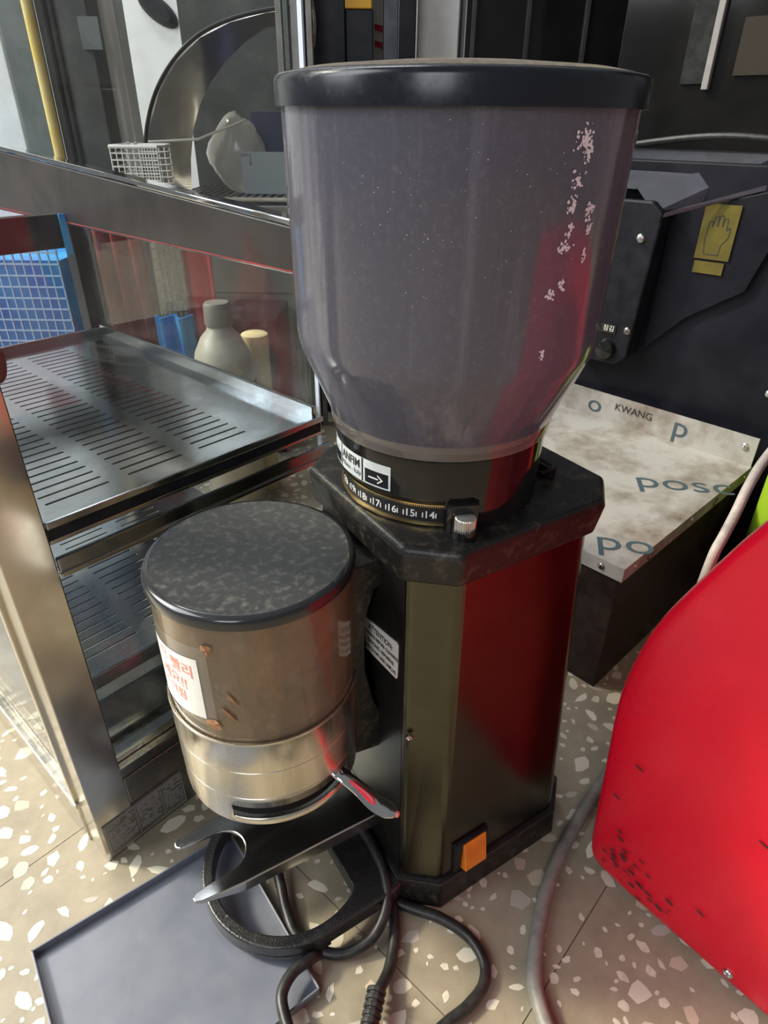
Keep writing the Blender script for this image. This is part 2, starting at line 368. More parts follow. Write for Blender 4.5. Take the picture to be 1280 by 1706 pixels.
# ring foot in front of the base
rb = MB(); n = 72; ou = []; inn = []
for k in range(n):
    a = 2 * math.pi * k / n; c_, s_ = math.cos(a), math.sin(a)
    inn.append((min(-.157 + .0655 * c_, -.122), .0655 * s_))
    if c_ > 1e-6:
        t = min(.073 / c_, .0755 / max(abs(s_), 1e-6)); ou.append((-.157 + t * c_, t * s_))
    else: ou.append((-.157 + .0755 * c_, .0755 * s_))
rb.loft([[(x, y, .0118) for x, y in ou], [(x, y, .0285) for x, y in ou], [(x, y, .0285) for x, y in inn], [(x, y, .0118) for x, y in inn]], closed=True)
rb.build('ring_foot', M['ring_black'], G, smooth=35, bevel=.0018, seg=3)
# front rim lip of the ring
MB().lathe([(.0735, .0116), (.0765, .0116), (.0765, .0150), (.0735, .0150)], (-.156, 0), 60, 90, 270, closed=True).build('ring_lip', M['ring_black'], G, smooth=35)

# --- hopper, collar and adjustment dial
HX = (-.0164, 0.0)
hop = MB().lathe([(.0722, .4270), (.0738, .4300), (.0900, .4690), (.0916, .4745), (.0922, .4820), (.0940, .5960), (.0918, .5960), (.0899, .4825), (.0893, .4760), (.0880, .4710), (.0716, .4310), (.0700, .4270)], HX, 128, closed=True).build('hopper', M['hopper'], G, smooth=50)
MB().lathe([(.0705, .4190), (.0722, .4195), (.0728, .4230), (.0734, .4275), (.0730, .4295), (.0690, .4295), (.0690, .4190)], HX, 128, closed=True).build('clear_ring', M['clear_ring'], hop, smooth=50)
MB().lathe([(0, .4200), (.0700, .4200), (.0690, .4225), (.0300, .4235), (0, .4240)], HX, 64).build('hopper_floor', M['dial'], hop, smooth=40)
lid = MB().lathe([(.0935, .5945), (.0968, .5945), (.0968, .6050), (.0962, .6072), (.0945, .6084), (.0800, .6110), (.0500, .6135), (0, .6145), (0, .6020), (.0935, .6020)], HX, 128).build('hopper_lid', M['lid_black'], hop, smooth=50)
MB().lathe([(.0925, .6089), (.0800, .61115), (.0500, .61365), (0, .61465)], HX, 96).build('lid_dust', M['lid_dust'], hop, smooth=60)
# dried residue flecks on the outside of the hopper
rs = MB()
def hopR(z): return .0922 + (.0940 - .0922) * (z - .482) / .114 + .00025
for (az, z, n_, sa, sz) in [(-91, .582, 26, 3.2, .005), (-88.5, .578, 16, 1.6, .006), (-91, .566, 14, 2.0, .003), (-91.5, .556, 18, 1.8, .005), (-84, .553, 16, 2.2, .004), (-91, .546, 10, 1.4, .003), (-91.5, .538, 16, 2.0, .003), (-82.5, .545, 8, 1.0, .003), (-83, .533, 9, 1.2, .003), (-91, .521, 10, 1.6, .003), (-95, .516, 12, 1.6, .003), (-94.7, .487, 9, 1.2, .0025), (-110, .55, 22, 34, .04), (-140, .55, 20, 20, .05)]:
    for k in range(n_ * 2):
        A = az + random.gauss(0, sa * .5); Z = z + random.gauss(0, sz * .5); q = random.uniform(.0003, .0011) if sa < 10 else random.uniform(.00012, .0003)
        if not .484 < Z < .593: continue
        pts = []
        for i in range(6):
            t = 2 * math.pi * i / 6 + random.uniform(-.4, .4); rr = q * random.uniform(.5, 1.2)
            za = Z + rr * math.sin(t); aa = R(A) + rr * math.cos(t) / .093; H_ = hopR(za)
            pts.append((HX[0] + H_ * math.cos(aa), HX[1] + H_ * math.sin(aa), za))
        rs.add(pts, [tuple(range(6))])
tag(rs.build('dried_residue', M['residue'], hop, fixn=False), kind='stuff')

col = MB()
col.lathe([(.0640, .3915), (.0695, .3915), (.0700, .4165), (.0692, .4192), (.0640, .4192)], HX, 128, closed=True)
col.lathe([(.0640, .3712), (.0692, .3712), (.0695, .3915), (.0640, .3915)], HX, 80, -122.5, 120, closed=True)
col.build('collar', M['black_gloss'], G, smooth=40)
collar = [o for o in G.children if o.name.startswith('collar')][0]
MB().lathe([(.0635, .3712), (.0635, .3916)], HX, 96).build('inner_sleeve', M['dial'], collar, smooth=60)
dial = MB().lathe([(.0640, .3735), (.0662, .3735), (.0662, .3858), (.0640, .3858)], HX, 128, closed=True).build('adjustment_dial', M['dial'], G, smooth=40)
for z0, z1, rr in ((.3722, .3736, .0672), (.3848, .3868, .0668)):
    MB().lathe([(.0640, z0), (rr, z0), (rr, z1), (.0640, z1)], HX, 128, closed=True).build('brass_edge', M['gold'], dial, smooth=40)
kn = MB()
for i in range(110):      # fine knurling along the upper brass edge
    a = R(118 + 122 * i / 109)
    c_, s_ = math.cos(a), math.sin(a)
    kn.add([(HX[0] + .0669 * c_ - .0004 * s_, .0669 * s_ + .0004 * c_, .3848), (HX[0] + .0669 * c_ + .0004 * s_, .0669 * s_ - .0004 * c_, .3848), (HX[0] + .0669 * c_ + .0004 * s_, .0669 * s_ - .0004 * c_, .3860), (HX[0] + .0669 * c_ - .0004 * s_, .0669 * s_ + .0004 * c_, .3860)], [(0, 1, 2, 3)])
tag(kn.build('knurling', M['dial'], dial, fixn=False), kind='stuff')
def on_cyl(az, r, c, z0):
    def fn(x, y):
        a = R(az) + x / r
        return (c[0] + r * math.cos(a), c[1] + r * math.sin(a), z0 + y)
    return fn
def quad_on_cyl(az0, az1, z0, z1, r, c, n=14, shear=0.0):
    b = MB(); vs = []
    for i in range(n + 1):
        a = R(az0 + (az1 - az0) * i / n); dz = shear * i / n
        vs += [(c[0] + r * math.cos(a), c[1] + r * math.sin(a), z0 + dz), (c[0] + r * math.cos(a), c[1] + r * math.sin(a), z1 + dz)]
    return b.add(vs, [(2*i, 2*i + 2, 2*i + 3, 2*i + 1) for i in range(n)])
for i, num in enumerate(('13', '14', '15', '16', '17', '18', '19', '20')):
    az = -119.6 - 10.75 * i
    if i: text_on('numeral', num, .0072, on_cyl(az, .0664, HX, .3792), M['white_print'], dial, bold=.0001)
    for d in (-3.6, 3.6):
        if az + d < -124: quad_on_cyl(az + d - .35, az + d + .35, .3772, .3808, .0664, HX, 1).build('scale_mark', M['white_print'], dial, fixn=False)
# brand label wrapped round the collar
lab = quad_on_cyl(-151, -212, .3935, .4100, .07015, HX, 24).build('brand_label', M['silver_label'], collar, fixn=False)
quad_on_cyl(-152.2, -167.3, .3945, .4042, .07022, HX, 8).build('dark_field', M['black_plastic'], lab, fixn=False)
quad_on_cyl(-168.6, -169.8, .3938, .4098, .07022, HX, 2).build('divider', M['black_print'], lab, fixn=False)
quad_on_cyl(-189.8, -191.0, .3938, .4098, .07022, HX, 2).build('divider', M['black_print'], lab, fixn=False)
quad_on_cyl(-191.8, -211, .3945, .4020, .07022, HX, 8).build('dark_field', M['black_plastic'], lab, fixn=False)
text_on('lettering', 'ANFIM', .0078, on_cyl(-179.8, .0703, HX, .4043), M['black_print'], lab, bold=.00022, sx=.95)
text_on('lettering', 'Milano - Italy', .0047, on_cyl(-179.8, .0703, HX, .3981), M['black_print'], lab, sx=.95)
fn = on_cyl(-159.8, .0706, HX, .3993)
ar = MB(); ar.add([fn(x, y) for x, y in [(-.0058, -.0005), (.002, -.0005), (.002, .0005), (-.0058, .0005)]], [(0, 1, 2, 3)])
ar.add([fn(x, y) for x, y in [(.0058, 0), (.0018, .0030), (.0012, .0024), (.0042, 0), (.0012, -.0024), (.0018, -.0030)]], [(0, 1, 2, 3), (0, 3, 4, 5)])
ar.build('arrow', M['white_print'], lab, fixn=False)
fn = on_cyl(-200.8, .0703, HX, .4062)
MB().add([fn(x, y) for x, y in [(-.005, .0022), (-.005, .0010), (.006, -.0030), (.006, -.0016)]], [(0, 1, 2, 3)]).build('chevron', M['black_print'], lab, fixn=False)
# clamp boss and knurled knob
ka = R(-113.2); kc = (HX[0] + .0765 * math.cos(ka), .0765 * math.sin(ka))
boss = MB().loft([[(kc[0] + .0085 * math.cos(t) - .000, kc[1] + .0085 * math.sin(t), z) for t in [2 * math.pi * i / 20 for i in range(20)]] for z in (.3712, .3770)])
bx_ = (math.cos(ka), math.sin(ka)); bt = (-bx_[1], bx_[0])
boss.loft([[(HX[0] + bx_[0] * d + bt[0] * s, bx_[1] * d + bt[1] * s, z) for d, s in ((.066, -.011), (.074, -.0085), (.074, .0085), (.066, .011))] for z in (.3712, .3905)])
boss.build('clamp_boss', M['black_gloss'], collar, smooth=40)
kp = []
for i in range(60):
    a = 2 * math.pi * i / 60; kp.append((kc[0] + (.0066 if i % 2 else .0062) * math.cos(a), kc[1] + (.0066 if i % 2 else .0062) * math.sin(a)))
MB().loft([ring3(kp, .3765), ring3(kp, .3835), [(kc[0] + (x - kc[0]) * .92, kc[1] + (y - kc[1]) * .92, .3842) for x, y in kp], [(kc[0] + (x - kc[0]) * .25, kc[1] + (y - kc[1]) * .25, .3845) for x, y in kp]]).build('clamp_knob', pmat('worn_knob', (.70, .69, .66), .42, .85, (.55, .54, .50), 200, 4), collar)
# latch finger on the rear right of the collar
MB().box(.050, .056, -.045, -.020, .3712, .3800).box(.040, .054, -.047, -.043, .3785, .3800).build('latch', M['black_gloss'], collar, bevel=.001)

# --- doser
DX = (-.1565, .0080)
# chrome drum with a slot cut through its wall
drum = MB(); seg = 120
levels = [(.0640, .1642), (.0658, .1650), (.0662, .1720), (.0662, .1842), (.0662, .1930), (.0655, .1936), (.0664, .1942), (.0664, .2203), (.0657, .2209), (.0667, .2215), (.0668, .2470), (.0674, .2480), (.0674, .2500), (.0655, .2505)]
vs = []
for r, z in levels:
    for i in range(seg):
        a = 2 * math.pi * i / seg; vs.append((DX[0] + r * math.cos(a), DX[1] + r * math.sin(a), z))
fs = []
for k in range(len(levels) - 1):
    for i in range(seg):
        az = (i + .5) * 360 / seg; az = az - 360 if az > 180 else az
        if k == 2 and -138 < az < -60: continue
        j = (i + 1) % seg; fs.append((k*seg + i, k*seg + j, (k+1)*seg + j, (k+1)*seg + i))
drum.add(vs, fs)
doser = drum.build('doser_drum', M['chrome'], G, smooth=40)
sm = doser.modifiers.new('wall', 'SOLIDIFY'); sm.thickness = .0012; sm.offset = -1
MB().lathe([(.0610, .1700), (.0610, .2000)], DX, 64).lathe([(0, .1695), (.0600, .1695), (.0600, .1680), (0, .1680)], DX, 64).build('doser_rotor', M['dial'], doser, smooth=40)
cham = MB().lathe([(.0650, .2500), (.0652, .3460), (.0628, .3460), (.0626, .2500)], DX, 128, closed=True).build('doser_chamber', M['chamber'], G, smooth=40)
MB().lathe([(.0600, .2510), (.0600, .2560), (.0200, .2580), (.0080, .2600), (.0070, .3300), (0, .3305)], DX, 64).build('dosing_vanes', M['steel_dark'], cham, smooth=40)
MB().lathe([(.0622, .2960), (.0624, .3440)], DX, 96).build('coffee_film', clear_mat('coffee_film', (.78, .60, .40), .62, (.52, .33, .16), .3, 1.3, stain_or_sheen=((.34, .20, .09), 20, (1, 1, .10), .48, .75, .5)), cham, smooth=60)
MB().lathe([(0, .3462), (.0652, .3455), (.0660, .3440), (.0671, .3445), (.0673, .3480), (.0668, .3510), (.0655, .3524), (.0628, .3530)], DX, 128).build('doser_lid_rim', M['rim_black'], G, smooth=50)
MB().lathe([(.0630, .3529), (.0600, .3524), (.0300, .3527), (0, .3528)], DX, 128).build('doser_lid', M['doser_lid'], G, smooth=50)
# tape, hand-made note and torn tape ends
tape = quad_on_cyl(-138, -200, .2620, .3270, .06535, DX, 24, shear=-.004).build('clear_tape', M['tape'], cham, fixn=False)
note = quad_on_cyl(-144.5, -196, .2665, .3165, .06555, DX, 24, shear=-.006).build('paper_note', M['paper'], cham, fixn=False)
for body_, az, z, sz in (('무 빨리', -163, .3035, .0115), ('세요!!', -166, .2905, .0115), ('스크림', -168, .2790, .0095)):
    text_on('lettering', body_, sz, on_cyl(az, .06565, DX, z), M['red_print'], note, bold=.0002)
for (az, z, wa, wz, ln) in ((-136.5, .3275, 4.5, .0045, 0), (-140, .2645, 7, .004, 0), (-130, .2755, 5, .003, 1), (-126, .2890, 5, .0022, 1)):
    b = MB(); pts = []
    for i in range(9):
        t = 2 * math.pi * i / 9; q = random.uniform(.6, 1.15)
        a = R(az + wa * .8 * q * math.cos(t)); zz = z + wz * q * math.sin(t) - (ln * .9 * .006 * math.cos(t)); rr = .0655 + (.0015 * random.random())
        pts.append((DX[0] + rr * math.cos(a), DX[1] + rr * math.sin(a), zz))
    b.add(pts + [(DX[0] + .0668 * math.cos(R(az)), DX[1] + .0668 * math.sin(R(az)), z)], [(i, (i + 1) % 9, 9) for i in range(9)])
    b.build('torn_tape', M['brown_tape'], cham, fixn=False)
# dosing lever
ls = (DX[0] + .060 * math.cos(R(-67)), DX[1] + .060 * math.sin(R(-67)))
LP = [Vector((ls[0], ls[1], .1850)), Vector((-.1290, -.0560, .1840)), Vector((-.1215, -.0665, .1755)), Vector((-.1150, -.0755, .1670)), Vector((-.1085, -.0835, .1625)), Vector((-.1045, -.0885, .1610))]
lw = [.0060, .0058, .0062, .0074, .0072, .0040]
rings = []
def cr(P, t):
    n = len(P) - 1; i = min(int(t * n), n - 1); f = t * n - i
    a = P[max(i - 1, 0)]; b = P[i]; c = P[i + 1]; d = P[min(i + 2, n)]
    return 0.5 * ((2 * b) + (c - a) * f + (2 * a - 5 * b + 4 * c - d) * f * f + (3 * b - a - 3 * c + d) * f ** 3)
for k in range(25):
    t = k / 24; p = cr(LP, t); q = cr(LP, min(t + .02, 1)) - cr(LP, max(t - .02, 0)); q.normalize()
    wv = cr([Vector((x, 0, 0)) for x in lw], t).x; sd = q.cross(Vector((0, 0, 1))).normalized(); up = sd.cross(q)
    rings.append([p + sd * (wv * math.cos(a)) + up * (.0026 * math.sin(a)) for a in [2 * math.pi * i / 16 for i in range(16)]])
lever = MB().loft(rings).build('dosing_lever', M['chrome_clean'], G, smooth=50)
MB().lathe([(0, -.0005), (.0022, 0), (.0026, .0015), (.0018, .0030), (0, .0034)], seg=16).build('red_tip', M['red_print'], lever, smooth=60).location = (-.1040, -.0892, .1595)
# doser bracket (C-shaped side plates joined by a back)
prof = [(-.118, .3405), (-.0785, .3405), (-.0785, .3200), (-.0860, .3170), (-.0925, .2950), (-.0940, .2700), (-.0930, .2450), (-.0870, .2150), (-.0790, .1900), (-.0790, .1560), (-.118, .1640)]
MB().prism(prof, -.029, .048, 'y').build('doser_bracket', M['cast_black'], G, bevel=.0012)
# warning sticker on the front face
fx = -.0817
st = MB().loft([[(fx, -.0100, .2475), (fx, -.0515, .2510), (fx, -.0525, .2535), (fx, -.0525, .2830), (fx, -.0500, .2845), (fx, -.0085, .2770)], [(fx + .0008, -.0100, .2475), (fx + .0008, -.0515, .2510), (fx + .0008, -.0525, .2535), (fx + .0008, -.0525, .2830), (fx + .0008, -.0500, .2845), (fx + .0008, -.0085, .2770)]]).build('warning_sticker', M['paper'], G)
for i, (s, sz) in enumerate((('ATTENTION:', .0068), ('WARNING BEFORE CLEANING', .0042), ('SERVICING - REPAIRING', .0042), ('SWITCH-OFF AND UNPLUG.', .0042))):
    z = .2745 - .0068 * i
    text_on('lettering', s, sz, lambda x, y, z=z: (fx - .0003, -.0305 - x, z + y - x * -.085), M['black_print'], st, bold=.00012, sx=.80)
# portafilter fork
no = []
for k in range(0, 25):
    a = R(90 - 180 * k / 24); no.append((-.2125 + .0190 * math.cos(a), .0015 + .0185 * math.sin(a)))
fk = [(-.083, -.036), (-.205, -.0310), (-.238, -.0275), (-.2430, -.0255), (-.2440, -.0215), (-.2410, -.0185), (-.2125, -.0170)] + list(reversed(no)) + [(-.2125, .0200), (-.240, .0225), (-.2430, .0255), (-.2425, .0295), (-.2390, .0315), (-.205, .0340), (-.083, .040)]
MB().prism(fk, .0770, .0800).build('portafilter_fork', M['fork_steel'], G, bevel=.0009)
fork = [o for o in G.children if o.name.startswith('portafilter_fork')][0]
MB().loft([[(-.083, -.0362, .0795), (-.083, -.0345, .0795), (-.083, -.0345, .0640), (-.083, -.0362, .0640)], [(-.205, -.0312, .0795), (-.205, -.0295, .0795), (-.205, -.0295, .0680), (-.205, -.0312, .0680)], [(-.240, -.0272, .0790), (-.240, -.0258, .0790), (-.240, -.0258, .0768), (-.240, -.0272, .0768)]]).build('side_flange', M['fork_steel'], fork, bevel=.0005)
MB().loft([[(-.083, .0385, .0795), (-.083, .0402, .0795), (-.083, .0402, .0640), (-.083, .0385, .0640)], [(-.205, .0325, .0795), (-.205, .0342, .0795), (-.205, .0342, .0680), (-.205, .0325, .0680)], [(-.240, .0302, .0790), (-.240, .0316, .0790), (-.240, .0316, .0768), (-.240, .0302, .0768)]]).build('side_flange', M['fork_steel'], fork, bevel=.0005)
# power switch on the right flank
sw = MB().loft([[(x, -.0880, z) for x, z in ((-.0455, .0325), (-.0085, .0325), (-.0085, .0720), (-.0455, .0720))], [(x, -.0925, z) for x, z in ((-.0445, .0335), (-.0095, .0335), (-.0095, .0710), (-.0445, .0710))]]).build('power_switch', M['black_plastic'], G, bevel=.0008)
MB().loft([[(x, -.0915, z) for x, z in ((-.0370, .0355), (-.0120, .0355), (-.0120, .0690), (-.0370, .0690))], [(x, y, z) for x, y, z in ((-.0360, -.0985, .0365), (-.0128, -.0985, .0365), (-.0128, -.0940, .0680), (-.0360, -.0940, .0680))]]).build('rocker', M['orange'], sw, bevel=.0010)
# power cord in loops over the floor, ending in a ribbed plug sleeve
def gpath(pts): return [gl(onz(x, y, z)) for x, y, z in pts]
cord = MB().tube(gpath([(604, 1382, .040), (622, 1412, .036), (640, 1455, .030), (645, 1505, .022), (622, 1560, .012), (575, 1588, .006), (530, 1583, .006), (495, 1560, .0065), (478, 1520, .008), (468, 1475, .010), (458, 1430, .014), (452, 1380, .020)]), .0046).build('power_cord', M['cord_black'], G, smooth=60)
MB().tube(gpath([(548, 1584, .0055), (532, 1589, .0062), (518, 1597, .0155), (488, 1620, .0170), (470, 1655, .0170), (474, 1692, .0165), (492, 1740, .0150), (530, 1785, .0080), (590, 1805, .0047), (660, 1790, .0047), (700, 1760, .0047), (712, 1735, .0047)]), .0047).build('cord_loop', M['cord_black'], cord, smooth=60)
MB().tube(gpath([(648, 1490, .009), (656, 1520, .008), (657, 1565, .006), (648, 1615, .006), (632, 1650, .012), (622, 1680, .0155)]), .0046).build('cord_loop', M['cord_black'], cord, smooth=60)
MB().tube(gpath([(655, 1500, .0050), (690, 1514, .0048), (735, 1530, .0046), (780, 1560, .0046), (806, 1600, .0046), (806, 1640, .0046), (780, 1676, .0046), (748, 1702, .0046), (712, 1735, .0047)]), .0046).build('cord_loop', M['cord_black'], cord, smooth=60)
pa = gl(onz(628, 1655, .009)); pb = gl(onz(612, 1735, .009)); dv = pb - pa
pa.z = pb.z = .0155; dv = pb - pa
slv = MB()
for i in range(6):
    q = pa + dv * (i / 6.0); q2 = pa + dv * ((i + .62) / 6.0); slv.tube([q, q2], .0078 - .0001 * i, 10, smooth=False)
slv.tube([pa, pb], .0058, 10, smooth=False)
slv.build('plug_sleeve', M['cord_black'], cord, bevel=.0006)
pd = dv.normalized(); ph_ = MB().tube([pb - pd * .002, pb + pd * .004, pb + pd * .018, pb + pd * .026], lambda t: .0085 + .0065 * min(1, t * 3), 20, smooth=False).build('plug_head', M['cord_black'], cord, smooth=40)
ps = pd.cross(Vector((0, 0, 1))).normalized()
for k in (-1, 1): MB().tube([pb + pd * .024 + ps * (.0065 * k), pb + pd * .044 + ps * (.0065 * k)], .0022, 12, smooth=False).build('plug_pin', M['screw'], ph_, smooth=40)

# ---------------------------------------------------------------- shallow black tray under the fork
T = empty('shallow_tray', TO, TAa)          # local x along te1, local -y along te2
tag(T, 'shallow black rectangular tray lying on the floor under the ring foot of the grinder', 'tray')
TW, TD = .175, .162
MB().box(.001, TW - .001, -TD + .001, -.001, .0008, .0024).build('tray_base', M['tray'], T)
for n_, b in (('a', (0, TW, -.0016, 0)), ('b', (0, .0016, -TD, 0)), ('c', (TW - .0016, TW, -TD, 0)), ('d', (0, TW, -TD, -TD + .0016))):
    MB().box(b[0], b[1], b[2], b[3], .0008, .0106).build('tray_rim', M['tray'], T, bevel=.0005)

# ---------------------------------------------------------------- glass display case on the left
K = empty('display_case', CO, CA)           # local x along the front, local y into the case
tag(K, 'stainless steel and glass display case with slotted shelves, left of the grinder', 'display case')
KW, KD, KH = .294, .41, .95
MB().box(0, .033, 0, .033, 0, KH).build('post', M['steel'], K, bevel=.001)
MB().box(0, .022, KD - .022, KD, 0, KH).build('post', M['steel'], K, bevel=.001)
MB().box(KW - .018, KW, KD + .006, KD + .030, 0, .480).build('post', M['black_plastic'], K, bevel=.001)
MB().box(.033, KW, .001, .020, .0, .085).build('front_panel', M['steel_dark'], K, bevel=.001)
MB().box(.033, KW, .002, .018, .0855, .1000).build('door_track', M['steel_dark'], K, bevel=.0008)
MB().box(.033, KW, -.001, .002, .0975, .1010).build('track_lip', M['steel'], K)
MB().box(.033, KW, .008, .011, .1010, .1060).build('track_lip', M['steel'], K)
# left flank: frame bars round a steel sheet
MB().box(.001, .005, .033, KD - .022, .058, .86).build('side_glass', M['glass_soft'], K)
MB().box(-.002, .012, .033, KD - .022, .0, .052).build('side_rail', M['steel'], K, bevel=.002)
MB().box(-.004, .004, .030, KD - .022, .052, .058).build('side_rail', M['chrome'], K, bevel=.001)
MB().box(-.003, .004, .033, .039, .058, .86).build('side_trim', M['chrome'], K, bevel=.001)
MB().box(.006, KW, .02, KD, .020, .030).build('floor_plate', M['shelf'], K)
MB().box(.033, KW, .0225, .0265, .105, .160).build('kick_plate', M['shelf'], K)
def slotted(name, z, y0, y1, x0, x1, parent):
    b = MB(); xs = []; x = x0 + .012
    while x + .050 < x1: xs.append((x, x + .048)); x += .064
    y = y0; th = .0015
    first = y0 + .022
    b.box(x0, x1, y0, first, z - th, z)
    y = first
    while y + .0125 < y1 - .01:
        b.box(x0, xs[0][0], y, y + .0028, z - th, z)
        for i in range(len(xs)):
            xe = xs[i + 1][0] if i + 1 < len(xs) else x1
            b.box(xs[i][1], xe, y, y + .0028, z - th, z)
        b.box(x0, x1, y + .0028, y + .0125, z - th, z); y += .0125
    b.box(x0, x1, y, y1, z - th, z)
    return b.build(name, M['shelf'], parent)
sh = slotted('slotted_shelf', .352, .006, KD - .004, .034, KW - .012, K)
MB().box(.034, KW - .004, .001, .005, .3478, .3540).build('shelf_lip', M['shelf'], sh, bevel=.001)
MB().box(.034, KW - .006, .003, .006, .3385, .3478).build('shelf_gasket', M['black_plastic'], sh)
MB().box(.034, KW, .004, .007, .3345, .3385).build('shelf_lip', M['steel'], sh, bevel=.001)
MB().box(KW - .0125, KW - .008, .006, KD - .004, .350, .364).build('shelf_end', M['shelf'], sh, bevel=.001)
MB().box(.034, KW - .012, KD - .006, KD - .002, .350, .360).build('shelf_end', M['shelf'], sh, bevel=.001)
MB().box(.034, KW + .004, .000, .004, .3130, .3250).build('front_bar', M['shelf'], K, bevel=.001)
MB().box(.034, KW + .004, -.002, .001, .3100, .3135).build('front_bar', M['steel'], K, bevel=.0005)
sh2 = slotted('slotted_shelf', .190, .024, KD - .004, .034, KW - .012, K)
MB().box(.034, KW - .004, .020, .024, .1780, .1925).build('shelf_lip', M['shelf'], sh2, bevel=.001)
# rail along the right end: a wedge that grows towards the back, with a bright glass channel on top
rail = MB().loft([[(KW - .022, -.012, .4800), (KW - .004, -.012, .4800), (KW - .004, -.012, .5150), (KW - .022, -.012, .5150)],
                  [(KW - .022, .620, .4800), (KW - .004, .620, .4800), (KW - .004, .620, .5550), (KW - .022, .620, .5550)]]).build('end_rail', M['rail'], K, bevel=.0015)
MB().loft([[(KW - .0225, -.010, .5155), (KW - .006, -.010, .5155), (KW - .006, -.010, .5205), (KW - .0225, -.010, .5205)],
           [(KW - .0225, .620, .5555), (KW - .006, .620, .5555), (KW - .006, .620, .5605), (KW - .0225, .620, .5605)]]).build('rail_channel', M['chrome_clean'], rail, bevel=.001)
MB().loft([[(KW - .0228, -.012, .4820), (KW - .0218, -.012, .4820), (KW - .0218, -.012, .4828), (KW - .0228, -.012, .4828)],
           [(KW - .0228, .620, .4825), (KW - .0218, .620, .4825), (KW - .0218, .620, .4833), (KW - .0228, .620, .4833)]]).build('red_line', M['dkred'], rail)
MB().box(.06, KW - .028, KD + .004, KD + .020, .455, .492).build('back_rail', M['black_plastic'], K, bevel=.001)
MB().box(KW - .0295, KW - .0225, KD + .0, KD + .003, .448, .492).build('blue_strip', M['blue'], K)
MB().box(.034, KW - .002, .0085, .0120, .101, .93).build('front_glass', M['glass'], K)
MB().box(KW - .002, KW - .0005, .0080, .0125, .101, .93).build('polished_edge', pmat('glass_edge', (.62, .66, .80), .3), K)
MB().box(KW - .008, KW - .005, .014, KD, .364, .479).build('end_glass', M['glass_soft'], K)
# rating plate with engraved print
rp = MB().box(.0035, .084, -.0012, .0012, .0055, .0490).build('rating_plate', pmat('rating_plate', (.24, .23, .21), .4, .6, (.17, .165, .15), 30, 5), K, bevel=.0004)
pr = MB()
for x0, x1, y0, y1 in [(.0045, .083, .0474, .0480), (.0045, .083, .0066, .0072), (.0045, .0051, .0066, .048), (.0824, .083, .0066, .048), (.0340, .0345, .010, .0455), (.0600, .0605, .010, .0455)]:
    pr.box(x0, x1, -.0015, -.0011, y0, y1)
z = .0445
while z > .011:
    for (a, b_) in ((.007, .0325), (.036, .0590), (.062, .0810)):
        x = a
        while x < b_ - .002:
            l = random.uniform(.0012, .0055); l = min(l, b_ - x)
            if random.random() < .82: pr.box(x, x + l, -.0015, -.0011, z, z + .0011)
            x += l + .0008
    z -= .0028
tag(pr.build('plate_print', pmat('plate_print', (.33, .32, .30), .5), rp), kind='stuff')
# black cable loop hanging in the case
MB().tube([(.020, .05, .60), (.026, .05, .52), (.044, .05, .470), (.052, .05, .455), (.048, .05, .440), (.036, .05, .445)], .0030).build('hanging_cable', M['cord_black'], K, smooth=60)

# ---------------------------------------------------------------- low steel-topped box on the right
BO = Vector((.257, .562, 0)); BA = R(44); BZ = .181
B = empty('low_storage_box', BO, BA)        # local x away along its right flank, local y to the left
tag(B, 'low dark box with a stained white film covered sheet metal top, behind the grinder', 'box')
BL, BW = .350, .330
MB().box(.002, BL - .002, .002, BW, 0, BZ - .002).build('box_body', M['box_dark'], B, bevel=.001)
MB().box(-.0005, BL, -.0005, BW, BZ - .002, BZ).build('sheet_top', M['film'], B)
MB().box(-.001, BL, -.002, -.0005, BZ - .0175, BZ).build('sheet_lip', M['film'], B)
MB().box(-.002, -.0005, -.002, BW, BZ - .0175, BZ).build('sheet_lip', M['film'], B)
MB().box(BL - .003, BL - .0005, -.001, BW, BZ, BZ + .042).build('sheet_upstand', M['film'], B)
def screw(parent, loc, r, axis, m=None):
    b = MB().lathe([(0, r * .55), (r * .5, r * .5), (r * .85, r * .3), (r, 0), (r, -r * .2), (0, -r * .2)], seg=18)
    b.box(-r * .6, r * .6, -r * .11, r * .11, r * .44, r * .60); b.box(-r * .11, r * .11, -r * .6, r * .6, r * .44, r * .60)
    o = b.build('screw', m or M['screw'], parent, smooth=40); o.location = loc
    o.rotation_euler = Vector(axis).to_track_quat('Z', 'Y').to_euler(); return o
screw(B, (.025, -.0020, BZ - .009), .0026, (0, -1, 0)); screw(B, (.165, -.0020, BZ - .008), .0030, (0, -1, 0)); screw(B, (.330, -.0020, BZ - .009), .0030, (0, -1, 0))
screw(B, (-.0020, .024, BZ - .009), .0042, (-1, 0, 0), M['steel_dark']); screw(B, (BL - .003, .014, BZ + .026), .0055, (-1, 0, 0))
def bl(p): a = Vector(p) - BO; x = Vector((math.cos(BA), math.sin(BA), 0)); y = Vector((-x.y, x.x, 0)); return (a.dot(x), a.dot(y))
def flat_text(name, s, size, wpos, ang, z, m, parent, base, rot, sx=1.0, bold=0):
    cx, cy = base; ca, sa = math.cos(ang - rot), math.sin(ang - rot)
    return text_on(name, s, size, lambda x, y: (cx + x * ca - y * sa, cy + x * sa + y * ca, z), m, parent, 'LEFT', bold, 1.0, sx)
pc = onz(1056, 800, BZ); flat_text('print', 'posc', .058, None, R(-10), BZ + .0003, M['film_print'], B, bl(pc), BA, 1.15)
pc = onz(990, 900, BZ); flat_text('print', 'po', .055, None, R(-12), BZ + .0003, M['film_print'], B, bl(pc), BA, 1.15)
text_on('print', 'p', .046, lambda x, y: (BL - .0036, .105 - x, BZ + .024 + y), M['film_print'], B, sx=1.1)
text_on('print', 'KWANG', .016, lambda x, y: (BL - .0036, .180 - x, BZ + .026 + y), M['black_print'], B)
